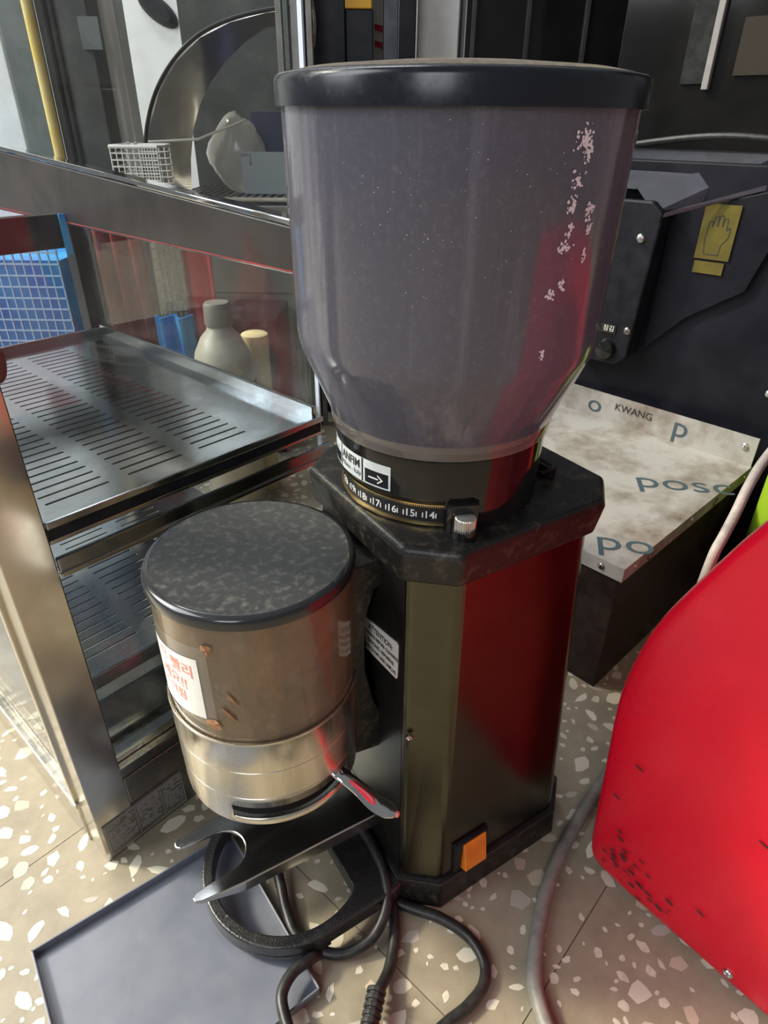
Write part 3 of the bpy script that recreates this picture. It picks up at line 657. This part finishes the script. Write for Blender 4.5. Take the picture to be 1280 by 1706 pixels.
text_on('print', 'o', .040, lambda x, y: (BL - .0036, .245 - x, BZ + .020 + y), M['film_print'], B, sx=1.2)
text_on('print', 'o', .030, lambda x, y: (.060 + x, -.0023, BZ - .009 + y * .8), M['black_print'], B)
text_on('print', 'o', .030, lambda x, y: (.235 + x, -.0023, BZ - .009 + y * .8), M['black_print'], B)
# torn label on the near end of the box
MB().loft([[(-.0008, .050, .118), (-.0008, .062, .128), (-.0008, .066, .150), (-.0008, .058, .140)], [(-.0003, .050, .118), (-.0003, .062, .128), (-.0003, .066, .150), (-.0003, .058, .140)]]).build('torn_label', M['paper'], B)

# ---------------------------------------------------------------- black machine behind the box
MO = Vector((.525, .826, 0)); MA = R(-42)
Q = empty('black_machine', MO, MA)          # local x to the right along its face, local y into it
tag(Q, 'tall black catering machine with a screwed side plate and a yellow hand warning label', 'machine')
MB().box(-.34, .30, .004, .25, 0, .545).build('cabinet', M['machine'], Q, bevel=.002)
MB().box(-.34, .30, .075, .25, .545, 1.15).build('upper_window', M['machine_gloss'], Q, bevel=.002)
MB().box(-.34, .30, .058, .075, .545, .556).build('window_sill', M['machine'], Q, bevel=.001)
MB().tube([(-.34, .05, .551), (-.25, .045, .566), (-.16, .042, .574), (-.06, .042, .568), (.05, .045, .552)], .0040).build('hose', M['cord_black'], Q, smooth=60)
plp = [(-.30, .278), (-.214, .278), (-.200, .292), (-.190, .470), (-.190, .486), (-.206, .500), (-.30, .500)]
pl = MB().prism([(x, z) for x, z in plp], -.036, .003, 'y').build('side_plate', M['black_plastic'], Q, bevel=.003, seg=3)
screw(pl, (-.2130, -.0362, .4540), .0062, (0, -1, 0)); screw(pl, (-.2055, -.0362, .3300), .0060, (0, -1, 0), M['steel_dark'])
MB().box(-.262, -.222, -.0372, -.0362, .322, .336).build('lock_label', M['black_gloss'], pl)
text_on('lettering', '잠김', .0095, lambda x, y: (-.2330 + x, -.0376, .3290 + y), M['white_print'], pl)
MB().add([(-.2560 + x, -.0376, .3290 + z) for x, z in [(0, .004), (.004, .004), (.007, -.001), (.009, .001), (.009, -.005), (.003, -.005), (.005, -.003)]], [(0, 1, 2, 3, 4, 5, 6)]).build('arrow', M['white_print'], pl, fixn=False)
MB().lathe([(0, .010), (.013, .008), (.016, 0), (0, 0)], seg=28).build('lock_knob', M['black_gloss'], pl, smooth=40).location = (-.232, -.036, .298)
[o for o in pl.children if o.name.startswith('lock_knob')][0].rotation_euler = (R(90), 0, 0)
# scoop-shaped sheet tray on the top of the cabinet front
MB().loft([[(-.300, -.030, .512), (-.235, -.028, .512), (-.090, .050, .552), (-.300, .050, .552)], [(-.300, -.030, .515), (-.235, -.028, .515), (-.090, .050, .555), (-.300, .050, .555)]]).build('sheet_scoop', M['grey_metal'], Q)
MB().loft([[(-.235, -.030, .515), (-.090, .046, .556), (-.120, .030, .505), (-.205, -.030, .486)], [(-.237, -.027, .515), (-.092, .049, .556), (-.122, .033, .505), (-.207, -.027, .486)]]).build('scoop_flange', M['grey_metal'], Q)
MB().loft([[(-.192, -.034, .481), (-.188, -.034, .488), (-.086, .004, .524), (-.086, .004, .518)], [(-.190, -.028, .481), (-.186, -.028, .488), (-.084, .008, .524), (-.084, .008, .518)]]).build('bright_edge', M['grey_metal'], Q)
MB().prism([(-.190, .300), (-.140, .355), (-.075, .400), (-.055, .470), (-.070, .520), (-.190, .486)], -.004, .004, 'y').build('drawer_front', M['machine'], Q, bevel=.001)
yl = MB().box(-.148, -.104, -.0062, -.0045, .434, .500).build('warning_label', M['yellow_label'], Q)
MB().box(-.146, -.108, -.0062, -.0045, .416, .431).build('warning_print', M['yellow_label'], Q)
hd = MB()      # outline of a raised hand
seg_ = [(-.137, .440), (-.119, .440), (-.118, .452), (-.111, .462), (-.1115, .474), (-.1155, .470), (-.1165, .484), (-.1205, .484), (-.1215, .474), (-.1225, .487), (-.1265, .487), (-.1275, .474), (-.1285, .486), (-.1325, .485), (-.1335, .473), (-.1345, .480), (-.1385, .479), (-.1395, .456), (-.137, .440)]
for (a, b_) in zip(seg_[:-1], seg_[1:]):
    d = Vector((b_[0] - a[0], b_[1] - a[1])); n2 = Vector((-d.y, d.x)).normalized() * .0005
    hd.add([(a[0] + n2.x, -.0065, a[1] + n2.y), (b_[0] + n2.x, -.0065, b_[1] + n2.y), (b_[0] - n2.x, -.0065, b_[1] - n2.y), (a[0] - n2.x, -.0065, a[1] - n2.y)], [(0, 1, 2, 3)])
hd.build('hand_symbol', M['black_print'], yl, fixn=False)
screw(Q, (-.010, .0030, .275), .0060, (0, -1, 0))
lb = MB().box(-.245, -.215, .070, .0745, .632, .740).build('paper_label', pmat('grey_paper', (.03, .032, .032), .7, 0, (.018, .02, .02), 60, 4, spec=.1), Q)
MB().box(-.2145, -.206, .066, .0745, .625, .740).build('label_holder', M['alu'], Q, bevel=.001)
MB().box(-.180, -.080, .071, .0745, .640, .700).build('grey_plate', pmat('brown_grey_plate', (.035, .03, .024), .6, spec=.1), Q)
MB().box(-.078, -.072, .055, .0745, .552, .640).build('white_strip', M['white_print'], Q)

# ---------------------------------------------------------------- red machine at lower right
RO = Vector((.1948, .3423, 0)); rd = Vector((.651, -.759, 0)).normalized(); RAng = math.atan2(rd.y, rd.x)
RM = empty('red_appliance', RO, RAng)       # local x along the foot of its face, local y behind the face
tag(RM, 'glossy red rounded appliance casing with scuffed lower corner, right of the grinder', 'appliance')
sil = [(.006, .0015), (-.005, .008), (-.0105, .026), (-.0140, .110), (-.0195, .180), (-.0198, .210), (-.0185, .232), (-.0150, .256), (-.0100, .282), (-.0030, .304), (.0140, .346), (.0350, .398), (.0700, .452), (.115, .478), (.20, .486), (.34, .480), (.40, .44), (.42, .30), (.42, .0015), (.20, .0015)]
cxm = sum(p[0] for p in sil) / len(sil); czm = .22
def shr(k): return [(cxm + (x - cxm) * (1 - k / .22), czm + (z - czm) * (1 - k / .24)) for x, z in sil]
rings = []
for y, k in ((.020, .0), (.008, .0006), (.003, .0028), (.0005, .0070), (-.0005, .0130)):
    rings.append([(x, y, z) for x, z in shr(k)])
rings = [[(x, .30, z) for x, z in shr(.02)], [(x, .285, z) for x, z in shr(0)]] + rings + [[(x * .5 + .5 * cxm, -.003, z * .5 + .5 * czm) for x, z in shr(.013)]]
shell = MB().loft(rings).build('casing', M['red_paint'], RM, smooth=55)
sb = shell.modifiers.new('sub', 'SUBSURF'); sb.levels = 1; sb.render_levels = 1
for sx_, sz_ in ((.1230, .0175),):
    screw(RM, (sx_, -.0010, sz_), .0042, (0, -1, 0))
for x, y in ((.03, .04), (.36, .04), (.03, .25), (.36, .25)):
    MB().lathe([(0, 0), (.010, 0), (.012, .010), (0, .010)], (x, y), 20).build('foot', M['cord_black'], RM, smooth=40)
gm = MB()
for k in range(46):
    x = random.gauss(.030, .016); z = random.gauss(.040, .014) - .25 * (x - .03); q = random.uniform(.0006, .0022)
    if z < .016 or x < .006: continue
    pts = [(x + 2.4 * q * random.uniform(.5, 1) * math.cos(t) , -.0032, z + q * random.uniform(.4, 1) * math.sin(t) - .3 * q * math.cos(t)) for t in [2 * math.pi * i / 7 for i in range(7)]]
    gm.add(pts, [tuple(range(7))])
for (x, z) in ((.014, .158), (.004, .112), (.09, .06), (.105, .17)):
    gm.add([(x + .004 * math.cos(t), -.0034, z + .0012 * math.sin(t) - .001 * math.cos(t)) for t in [2 * math.pi * i / 7 for i in range(7)]], [tuple(range(7))])
tag(gm.build('scuff_marks', M['grime'], RM, fixn=False), kind='stuff')

# ---------------------------------------------------------------- loose cables and the lime green thing
def wpath(pts): return [onz(x, y, z) for x, y, z in pts]
gc = MB().tube(wpath([(1045, 1230, .0065), (1012, 1290, .0065), (972, 1352, .0065), (935, 1420, .0065), (912, 1480, .0065), (898, 1545, .0065), (891, 1600, .0065), (893, 1650, .0065), (912, 1712, .0065), (955, 1800, .0065), (1030, 1900, .0065), (1150, 1990, .0065)]), .0062, 14).build('grey_cable', M['cord_grey'], smooth=60)
tag(gc, 'thick grey cable snaking over the floor past the red casing', 'cable')
pcb = MB().tube([at(1345, 685, .665), at(1300, 735, .66), at(1268, 775, .64), at(1245, 815, .62), at(1226, 855, .60), at(1205, 895, .58), at(1187, 930, .565), Vector((.342, .557, .12)), Vector((.340, .556, .05)), Vector((.345, .556, .0065))], .0055, 14).build('pale_cable', M['cord_pale'], smooth=60)
tag(pcb, 'pale pinkish grey cable rising behind the red casing', 'cable')
lp = at(1276, 830, .73)
lm = empty('lime_canister', (lp.x + .046, .73, 0)); tag(lm, 'bright lime green canister at the right edge beside the low box', 'canister')
MB().lathe([(0, 0), (.042, 0), (.045, .004), (.045, .270), (.041, .285), (.022, .300), (.018, .304), (0, .304)], seg=48).build('canister_body', M['lime'], lm, smooth=40)
MB().lathe([(0, .304), (.020, .304), (.020, .325), (.017, .328), (0, .328)], seg=32).build('cap', M['black_plastic'], lm, smooth=40)

# ---------------------------------------------------------------- things behind the display case
def slab(name, m, label, cat, px0, px1, Y, z0, z1, th=.04, row=100, bevel=.002, group=None):
    a = at(px0, row, Y); b = at(px1, row, Y)
    o = MB().box(a.x, b.x, Y, Y + th, z0, z1).build(name, m, bevel=bevel)
    return tag(o, label, cat, group)
slab('white_board', M['white_post'], 'white painted board standing at the far left behind the display case', 'board', -190, 10, 1.22, 0, 1.3, .03)
slab('green_grey_post', M['green_grey'], 'dark green grey upright post left of the yellow pipe', 'post', 12, 58, 1.18, 0, 1.3, .04)
yp = MB().tube([(at(60, 100, 1.14).x, 1.15, 0.0), (at(60, 100, 1.14).x, 1.15, 1.3)], .0075, 16, smooth=False).build('yellow_pipe', M['yellow'], smooth=60)
tag(yp, 'thin worn yellow upright pipe behind the display case', 'pipe')
dp = slab('dark_door_panel', M['dark_panel'], 'dark scratched upright panel right of the yellow pipe', 'panel', 76, 160, 1.20, 0, 1.3, .05)
for px in (92, 104):
    x = at(px, 100, 1.20).x; MB().box(x - .002, x + .002, 1.196, 1.20, 0, 1.3).build('groove_strip', M['black_plastic'], dp)
wp = slab('white_upright', M['white_post'], 'white upright board with a grey patch right of the dark panel', 'post', 163, 192, 1.265, 0, 1.3, .03)
a_ = at(150, 58, 1.19); MB().box(a_.x - .014, a_.x + .016, 1.188, 1.1995, a_.z - .018, a_.z + .022).build('grey_patch', M['green_grey'], wp)
slab('grey_upright', M['greytile'], 'narrow grey upright strip left of the arched cabinet', 'post', 194, 205, 1.46, 0, 1.3, .05)
# black oval wall handle
hp = at(262, 16, 1.5); hb = MB().lathe([(0, .012), (.016, .012), (.022, .006), (.024, 0), (0, 0)], seg=28).build('wall_handle', M['black_plastic'], smooth=40)
hb.location = (hp.x, 1.943, hp.z * 1.0); hb.location = (at(262, 16, 1.943).x, 1.948, at(262, 16, 1.943).z); hb.rotation_euler = (R(90), R(35), 0); hb.scale = (2.2, 1.0, 1.2)
tag(hb, 'black oval knob fixed on the white back wall', 'knob')
# arched steel cabinet
AY = 1.40
A = empty('arched_display_cabinet', (0, AY, 0)); tag(A, 'steel framed display cabinet with an arched left end and wire shelf, behind the glass case', 'cabinet')
oc = [at(x, y, AY) for x, y in ((243, 330), (243, 260), (247, 205), (262, 150), (290, 100), (330, 60), (380, 34), (440, 18), (503, 10))]
ic = [at(x, y, AY) for x, y in ((294, 330), (292, 270), (296, 215), (308, 170), (328, 130), (352, 95), (385, 62), (425, 34), (503, 26))]
fr = MB()
for p, q in ((oc, ic),):
    rgs = []
    for a_, b_ in zip(p, q): rgs.append([(a_.x, -.004, a_.z), (b_.x, .10, b_.z), (b_.x + .004, .10, b_.z), (a_.x + .004, -.004, a_.z - .003)])
    fr.loft(rgs)
fr.build('arch_band', M['steel'], A, smooth=40)
ed = MB().tube([(p.x, -.006, p.z) for p in oc], .0032, 8).build('arch_edge', M['black_plastic'], A, smooth=60)
x0 = oc[0].x; x1 = at(500, 200, AY).x - .29
MB().box(x0 + .03, x1 + .30, .30, .31, .40, .80).build('back_panel', M['dark_panel'], A)
MB().box(x0, x1 + .30, .0, .32, .415, .440).build('deck', M['steel_dark'], A, bevel=.002)
MB().box(x0 + .01, x1 + .30, .01, .31, 0, .415).build('lower_body', M['greytile'], A, bevel=.003)
for zz in (.11, .27):
    MB().box(x0 + .008, x1 + .30, .0085, .0105, zz, zz + .003).build('panel_joint', M['dark_panel'], A)
for i in range(16):
    xx = x0 + .04 + i * .016
    MB().tube([(xx, .02, .452), (xx + .01, .28, .452)], .0022, 6, smooth=False).build('shelf_wire', M['screw'], A)
MB().tube([(x0 + .04, .02, .449), (x1 + .29, .02, .449)], .004, 8, smooth=False).build('shelf_rod', M['cream'], A)
MB().tube([(at(250, 236, AY).x, -.01, at(250, 236, AY).z), (at(330, 232, AY).x, .0, at(330, 232, AY).z), (at(400, 200, AY).x, .05, at(400, 200, AY).z)], .0022, 8, smooth=False).build('stay_wire', M['wire_white'], A)
fx0 = at(466, 100, 1.36).x
al = empty('striped_aluminium_frame', (fx0, 1.34, 0)); tag(al, 'ribbed aluminium upright frame beside the left edge of the hopper lid', 'frame')
for i, w_ in enumerate((.010, .008, .012, .010, .010)):
    MB().box(i * .0125, i * .0125 + w_, 0, .02 + .006 * (i % 2), 0, 1.3).build('rib', (M['alu'], M['green_grey'], M['alu'], M['green_grey'], M['alu'])[i], al, bevel=.001)
# bag and carton inside the arched cabinet
def lump(name, c, s, m, label, cat, seedv, n=18, amp=.25):
    rnd = random.Random(seedv); ph = [rnd.uniform(0, 6.28) for _ in range(6)]
    b = MB(); rows = 12; vs = []; fs = []
    for i in range(rows + 1):
        t = math.pi * i / rows
        for j in range(n):
            a = 2 * math.pi * j / n
            k = 1 + amp * (.5 * math.sin(3 * a + ph[0] + 2 * t) + .3 * math.sin(5 * a + ph[1] - 3 * t) + .3 * math.sin(4 * t + ph[2]))
            vs.append((c[0] + s[0] * k * math.sin(t) * math.cos(a), c[1] + s[1] * k * math.sin(t) * math.sin(a), c[2] + s[2] * (-math.cos(t) * (1 + .1 * math.sin(a + ph[3]))) ))
    for i in range(rows):
        for j in range(n): fs.append((i*n + j, i*n + (j+1) % n, (i+1)*n + (j+1) % n, (i+1)*n + j))
    o = b.add(vs, fs).build(name, m, smooth=60); return tag(o, label, cat)
c_ = at(400, 265, 1.52); lump('plastic_bag', (c_.x, 1.52, .525), (.055, .05, .068), M['plastic_bag'], 'crumpled clear plastic bag inside the arched cabinet', 'bag', 3)
c_ = at(445, 170, 1.58)
cb = MB().box(c_.x - .035, c_.x + .05, 1.57, 1.63, .4545, .60).build('carton', pmat('navy_carton', (.03, .035, .09), .6), bevel=.001); tag(cb, 'small navy carton standing at the back of the arched cabinet', 'carton')
c_ = at(450, 300, 1.50)
fo = MB().box(c_.x - .05, c_.x + .10, 1.47, 1.474, .4545, .530).build('printed_sleeve', pmat('pale_sleeve', (.34, .40, .42), .5), bevel=.0005); tag(fo, 'pale printed plastic sleeve standing by the bag in the cabinet', 'packet')

# wire basket hanging behind the rail
bk0, bk1 = at(182, 244, 1.125), at(260, 244, 1.125); zb = at(220, 322, 1.125).z; bh = bk0.z - zb
W = empty('wire_basket', (bk0.x, 1.125, zb)); tag(W, 'white wire basket behind the dark rail of the display case', 'basket')
bw = bk1.x - bk0.x
BD = .068
MB().tube([(0, 0, bh), (bw, 0, bh), (bw, BD, bh), (0, BD, bh), (0, 0, bh)], .0028, 8, smooth=False).build('rim', M['wire_white'], W)
for i in range(9):
    x = bw * i / 8
    MB().tube([(x, 0, bh), (x, 0, 0), (x, BD, 0), (x, BD, bh)], .0010, 6, smooth=False).build('wire', M['wire_white'], W)
for i in range(7):
    z = bh * i / 7
    MB().tube([(0, 0, z), (bw, 0, z), (bw, BD, z), (0, BD, z), (0, 0, z)], .0010, 6, smooth=False).build('wire', M['wire_white'], W)
for x in (.006, .018):
    MB().box(x - .003, x + .003, BD - .002, .0745, bh - .03, bh + .004).build('hook', M['screw'], W, bevel=.0005)

# blue crates seen through the case
def crate(loc, wd, dp_, h, label):
    C_ = empty('blue_crate', loc); tag(C_, label, 'crate', 'blue mesh crates behind the case')
    MB().box(0, wd, 0, dp_, 0, .004).build('crate_floor', M['blue'], C_)
    MB().box(.004, wd - .004, .012, dp_ - .004, .004, h - .03).build('lining', M['blue'], C_)
    for y in (0, dp_ - .004):
        for z in (0, h - .012): MB().box(0, wd, y, y + .006, z, z + .012).build('rim', M['blue'], C_, bevel=.001)
    for x in (0, wd - .006):
        for z in (0, h - .012): MB().box(x, x + .006, 0, dp_, z, z + .012).build('rim', M['blue'], C_, bevel=.001)
    n = int(wd / .013)
    for i in range(n + 1): MB().box(wd * i / n - .001, wd * i / n + .001, -.001, .002, .012, h - .012).build('mesh_bar', M['wire_blue'], C_)
    m_ = int(h / .016)
    for i in range(1, m_): MB().box(0, wd, -.002, .001, h * i / m_ - .001, h * i / m_ + .001).build('mesh_bar', M['wire_blue'], C_)
M['wire_blue'] = pmat('pale_blue_wire', (.30, .45, .62), .45)
cx_ = at(112, 500, 1.02).x
crate((cx_ - .36, 1.02, 0), .36, .13, .215, 'lower blue mesh crate of the stack left of the dark red cloth')
crate((cx_ - .36, 1.02, .216), .36, .13, .215, 'upper blue mesh crate of the stack left of the dark red cloth')

def drape(name, m, label, cat, px0, px1, row, Y, z0, z1, waves, amp):
    a, b = at(px0, row, Y).x, at(px1, row, Y).x; n = 40; vs = []; fs = []
    for s in (0, 1):
        for k in (0, 1, 2, 3, 4):
            z = z0 + (z1 - z0) * k / 4
            for i in range(n + 1):
                t = i / n; w_ = math.sin(waves * 2 * math.pi * t + .4 * k) * amp + math.sin(waves * 4.7 * t + k) * amp * .4
                vs.append((a + (b - a) * t, Y + w_ + s * .012, z))
    c = n + 1
    for s in (0, 1):
        for k in range(4):
            for i in range(n): fs.append((s*5*c + k*c + i, s*5*c + k*c + i + 1, s*5*c + (k+1)*c + i + 1, s*5*c + (k+1)*c + i))
    for i in range(n): fs += [(i, i + 1, 5*c + i + 1, 5*c + i), (4*c + i, 4*c + i + 1, 9*c + i + 1, 9*c + i)]
    for k in range(4): fs += [(k*c, (k+1)*c, 5*c + (k+1)*c, 5*c + k*c), (k*c + n, (k+1)*c + n, 5*c + (k+1)*c + n, 5*c + k*c + n)]
    o = MB().add(vs, fs).build(name, m, smooth=60); return tag(o, label, cat)
drape('cloth_bundle', M['dkred'], 'dark red folded cloth hanging behind the slotted shelf', 'cloth', 166, 243, 470, 1.15, 0, .46, 3, .012)
drape('pale_sack', M['lavender'], 'pale lavender sack standing right of the dark red cloth', 'sack', 244, 268, 480, 1.20, 0, .48, 1.5, .008)
drape('red_cloth', M['redcloth'], 'bright red cloth hanging behind the smoked jug', 'cloth', 305, 358, 480, 1.17, 0, .44, 1.5, .010)
drape('blue_sack', M['blue'], 'blue sack on the floor left of the smoked jug', 'sack', 262, 322, 570, 1.10, 0, .30, 2, .010)
mp0, mp1 = at(266, 500, 1.14).x, at(312, 500, 1.14).x
GP = empty('wire_grid_panel', (mp0, 1.14, 0)); tag(GP, 'pale wire grid panel standing left of the smoked jug', 'panel')
MB().box(0, mp1 - mp0, .004, .010, 0, .44).build('backing_board', M['cream'], GP, bevel=.001)
for i in range(6): x = (mp1 - mp0) * i / 5; MB().box(x - .0012, x + .0012, -.001, .0015, 0, .45).build('grid_wire', M['steel_dark'], GP)
for i in range(26): MB().box(0, mp1 - mp0, -.002, .0, .017 * i + .01, .017 * i + .012).build('grid_wire', M['steel_dark'], GP)
bb = at(372, 600, 1.20).x; bb1 = at(466, 600, 1.20).x
kb = MB().box(bb, bb1, 1.20, 1.36, 0, .27).build('black_carton', M['black_plastic'], bevel=.003); tag(kb, 'dark low carton behind the smoked jug', 'carton')
# smoked plastic jug
jc = at(371, 590, 1.0)
J = empty('plastic_jug', (jc.x, 1.0, 0)); tag(J, 'smoky beige plastic jug with a grey cap behind the slotted shelf', 'jug')
MB().lathe([(0, 0), (.042, 0), (.048, .006), (.049, .20), (.048, .245), (.042, .275), (.031, .297), (.020, .309), (.018, .318), (0, .318)], seg=48).build('jug_body', M['jug'], J, smooth=50)
MB().lathe([(0, .318), (.0205, .316), (.0215, .319), (.0205, .346), (.018, .350), (0, .351)], seg=36).build('jug_cap', M['jug_cap'], J, smooth=40)
MB().lathe([(.0493, .180), (.0494, .222), (.0488, .232)], seg=48).build('jug_band', M['jug_cap'], J, smooth=40)
fc = at(428, 600, 1.06)
fo = MB().lathe([(0, 0), (.021, 0), (.022, .004), (.022, .285), (.019, .287), (0, .287)], (fc.x, 1.06), 36).build('foam_roll', M['foam'], smooth=40); tag(fo, 'yellowed upright foam roll right of the smoked jug', 'roll')

# ---------------------------------------------------------------- background behind the hopper lid
X = lambda px, Y: at(px, 60, Y).x
kp_ = empty('black_cupboard', (X(512, 1.42), 1.42, 0)); tag(kp_, 'glossy black cupboard with a grey handle behind the left of the hopper lid', 'cupboard')
w1 = X(576, 1.42) - X(512, 1.42)
MB().box(0, w1, 0, .2, 0, 1.2).build('carcass', M['black_plastic'], kp_, bevel=.002)
hz = at(525, 42, 1.42).z
MB().tube([(.012, -.012, hz - .032), (.016, -.016, hz), (.012, -.012, hz + .032)], .0035, 8).build('handle', M['steel_dark'], kp_, smooth=60)
sb_ = slab('navy_case', M['black_plastic'], 'dark navy case under a yellow box right of the black cupboard', 'case', 577, 622, 1.40, 0, at(600, 15, 1.40).z, .12, 60)
yz = at(600, 15, 1.40).z
yb = MB().box(X(576, 1.40), X(620, 1.40), 1.40, 1.50, yz + .0005, yz + .14).build('yellow_box', pmat('amber_box', (.60, .33, .02), .5), bevel=.002); tag(yb, 'amber yellow box on top of the navy case', 'box')
wsx = at(632, 60, 1.5); ws = empty('white_banner', (X(618, 1.60), 1.60, 0)); tag(ws, 'white strip banner with red stripes between the dark cases', 'banner')
wd_ = X(648, 1.60) - X(618, 1.60)
MB().box(0, wd_, 0, .01, 0, 1.2).build('cloth', M['paper'], ws)
for yy in (44, 72):
    zz = at(632, yy, 1.60).z; MB().loft([[(0, -.002, zz + .006), (wd_, -.002, zz - .002), (wd_, -.002, zz - .012), (0, -.002, zz - .004)], [(0, .0, zz + .006), (wd_, .0, zz - .002), (wd_, .0, zz - .012), (0, .0, zz - .004)]]).build('red_stripe', M['redcloth'], ws)
slab('grey_column', M['grey_metal'], 'slim dark grey metal column right of the striped banner', 'column', 638, 664, 1.45, 0, 1.2, .05, 60)
slab('black_column', M['black_plastic'], 'slim black column between the grey column and the pale panel', 'column', 665, 693, 1.44, 0, 1.2, .06, 60)
slab('beige_board', M['white_post'], 'broad pale beige board behind the centre of the hopper lid', 'board', 696, 764, 1.50, 0, 1.2, .05, 60)
# dark glass fronted cooler
ck = empty('glass_door_cooler', (X(776, 1.40), 1.40, 0)); tag(ck, 'dark glass fronted cooler behind the right half of the hopper lid', 'cooler')
wc = X(1075, 1.40) - X(776, 1.40)
MB().box(0, wc, 0, .03, 0, 1.25).build('glass_door', M['machine_gloss'], ck, bevel=.002)
MB().box(0, wc, .03, .35, 0, 1.25).build('carcass', M['black_plastic'], ck, bevel=.002)
for f in (.04, .34, .66, .97):
    MB().box(wc * f - .004, wc * f + .004, -.006, .0, 0, 1.25).build('door_frame', M['rail'] if f < .9 else M['black_plastic'], ck, bevel=.001)
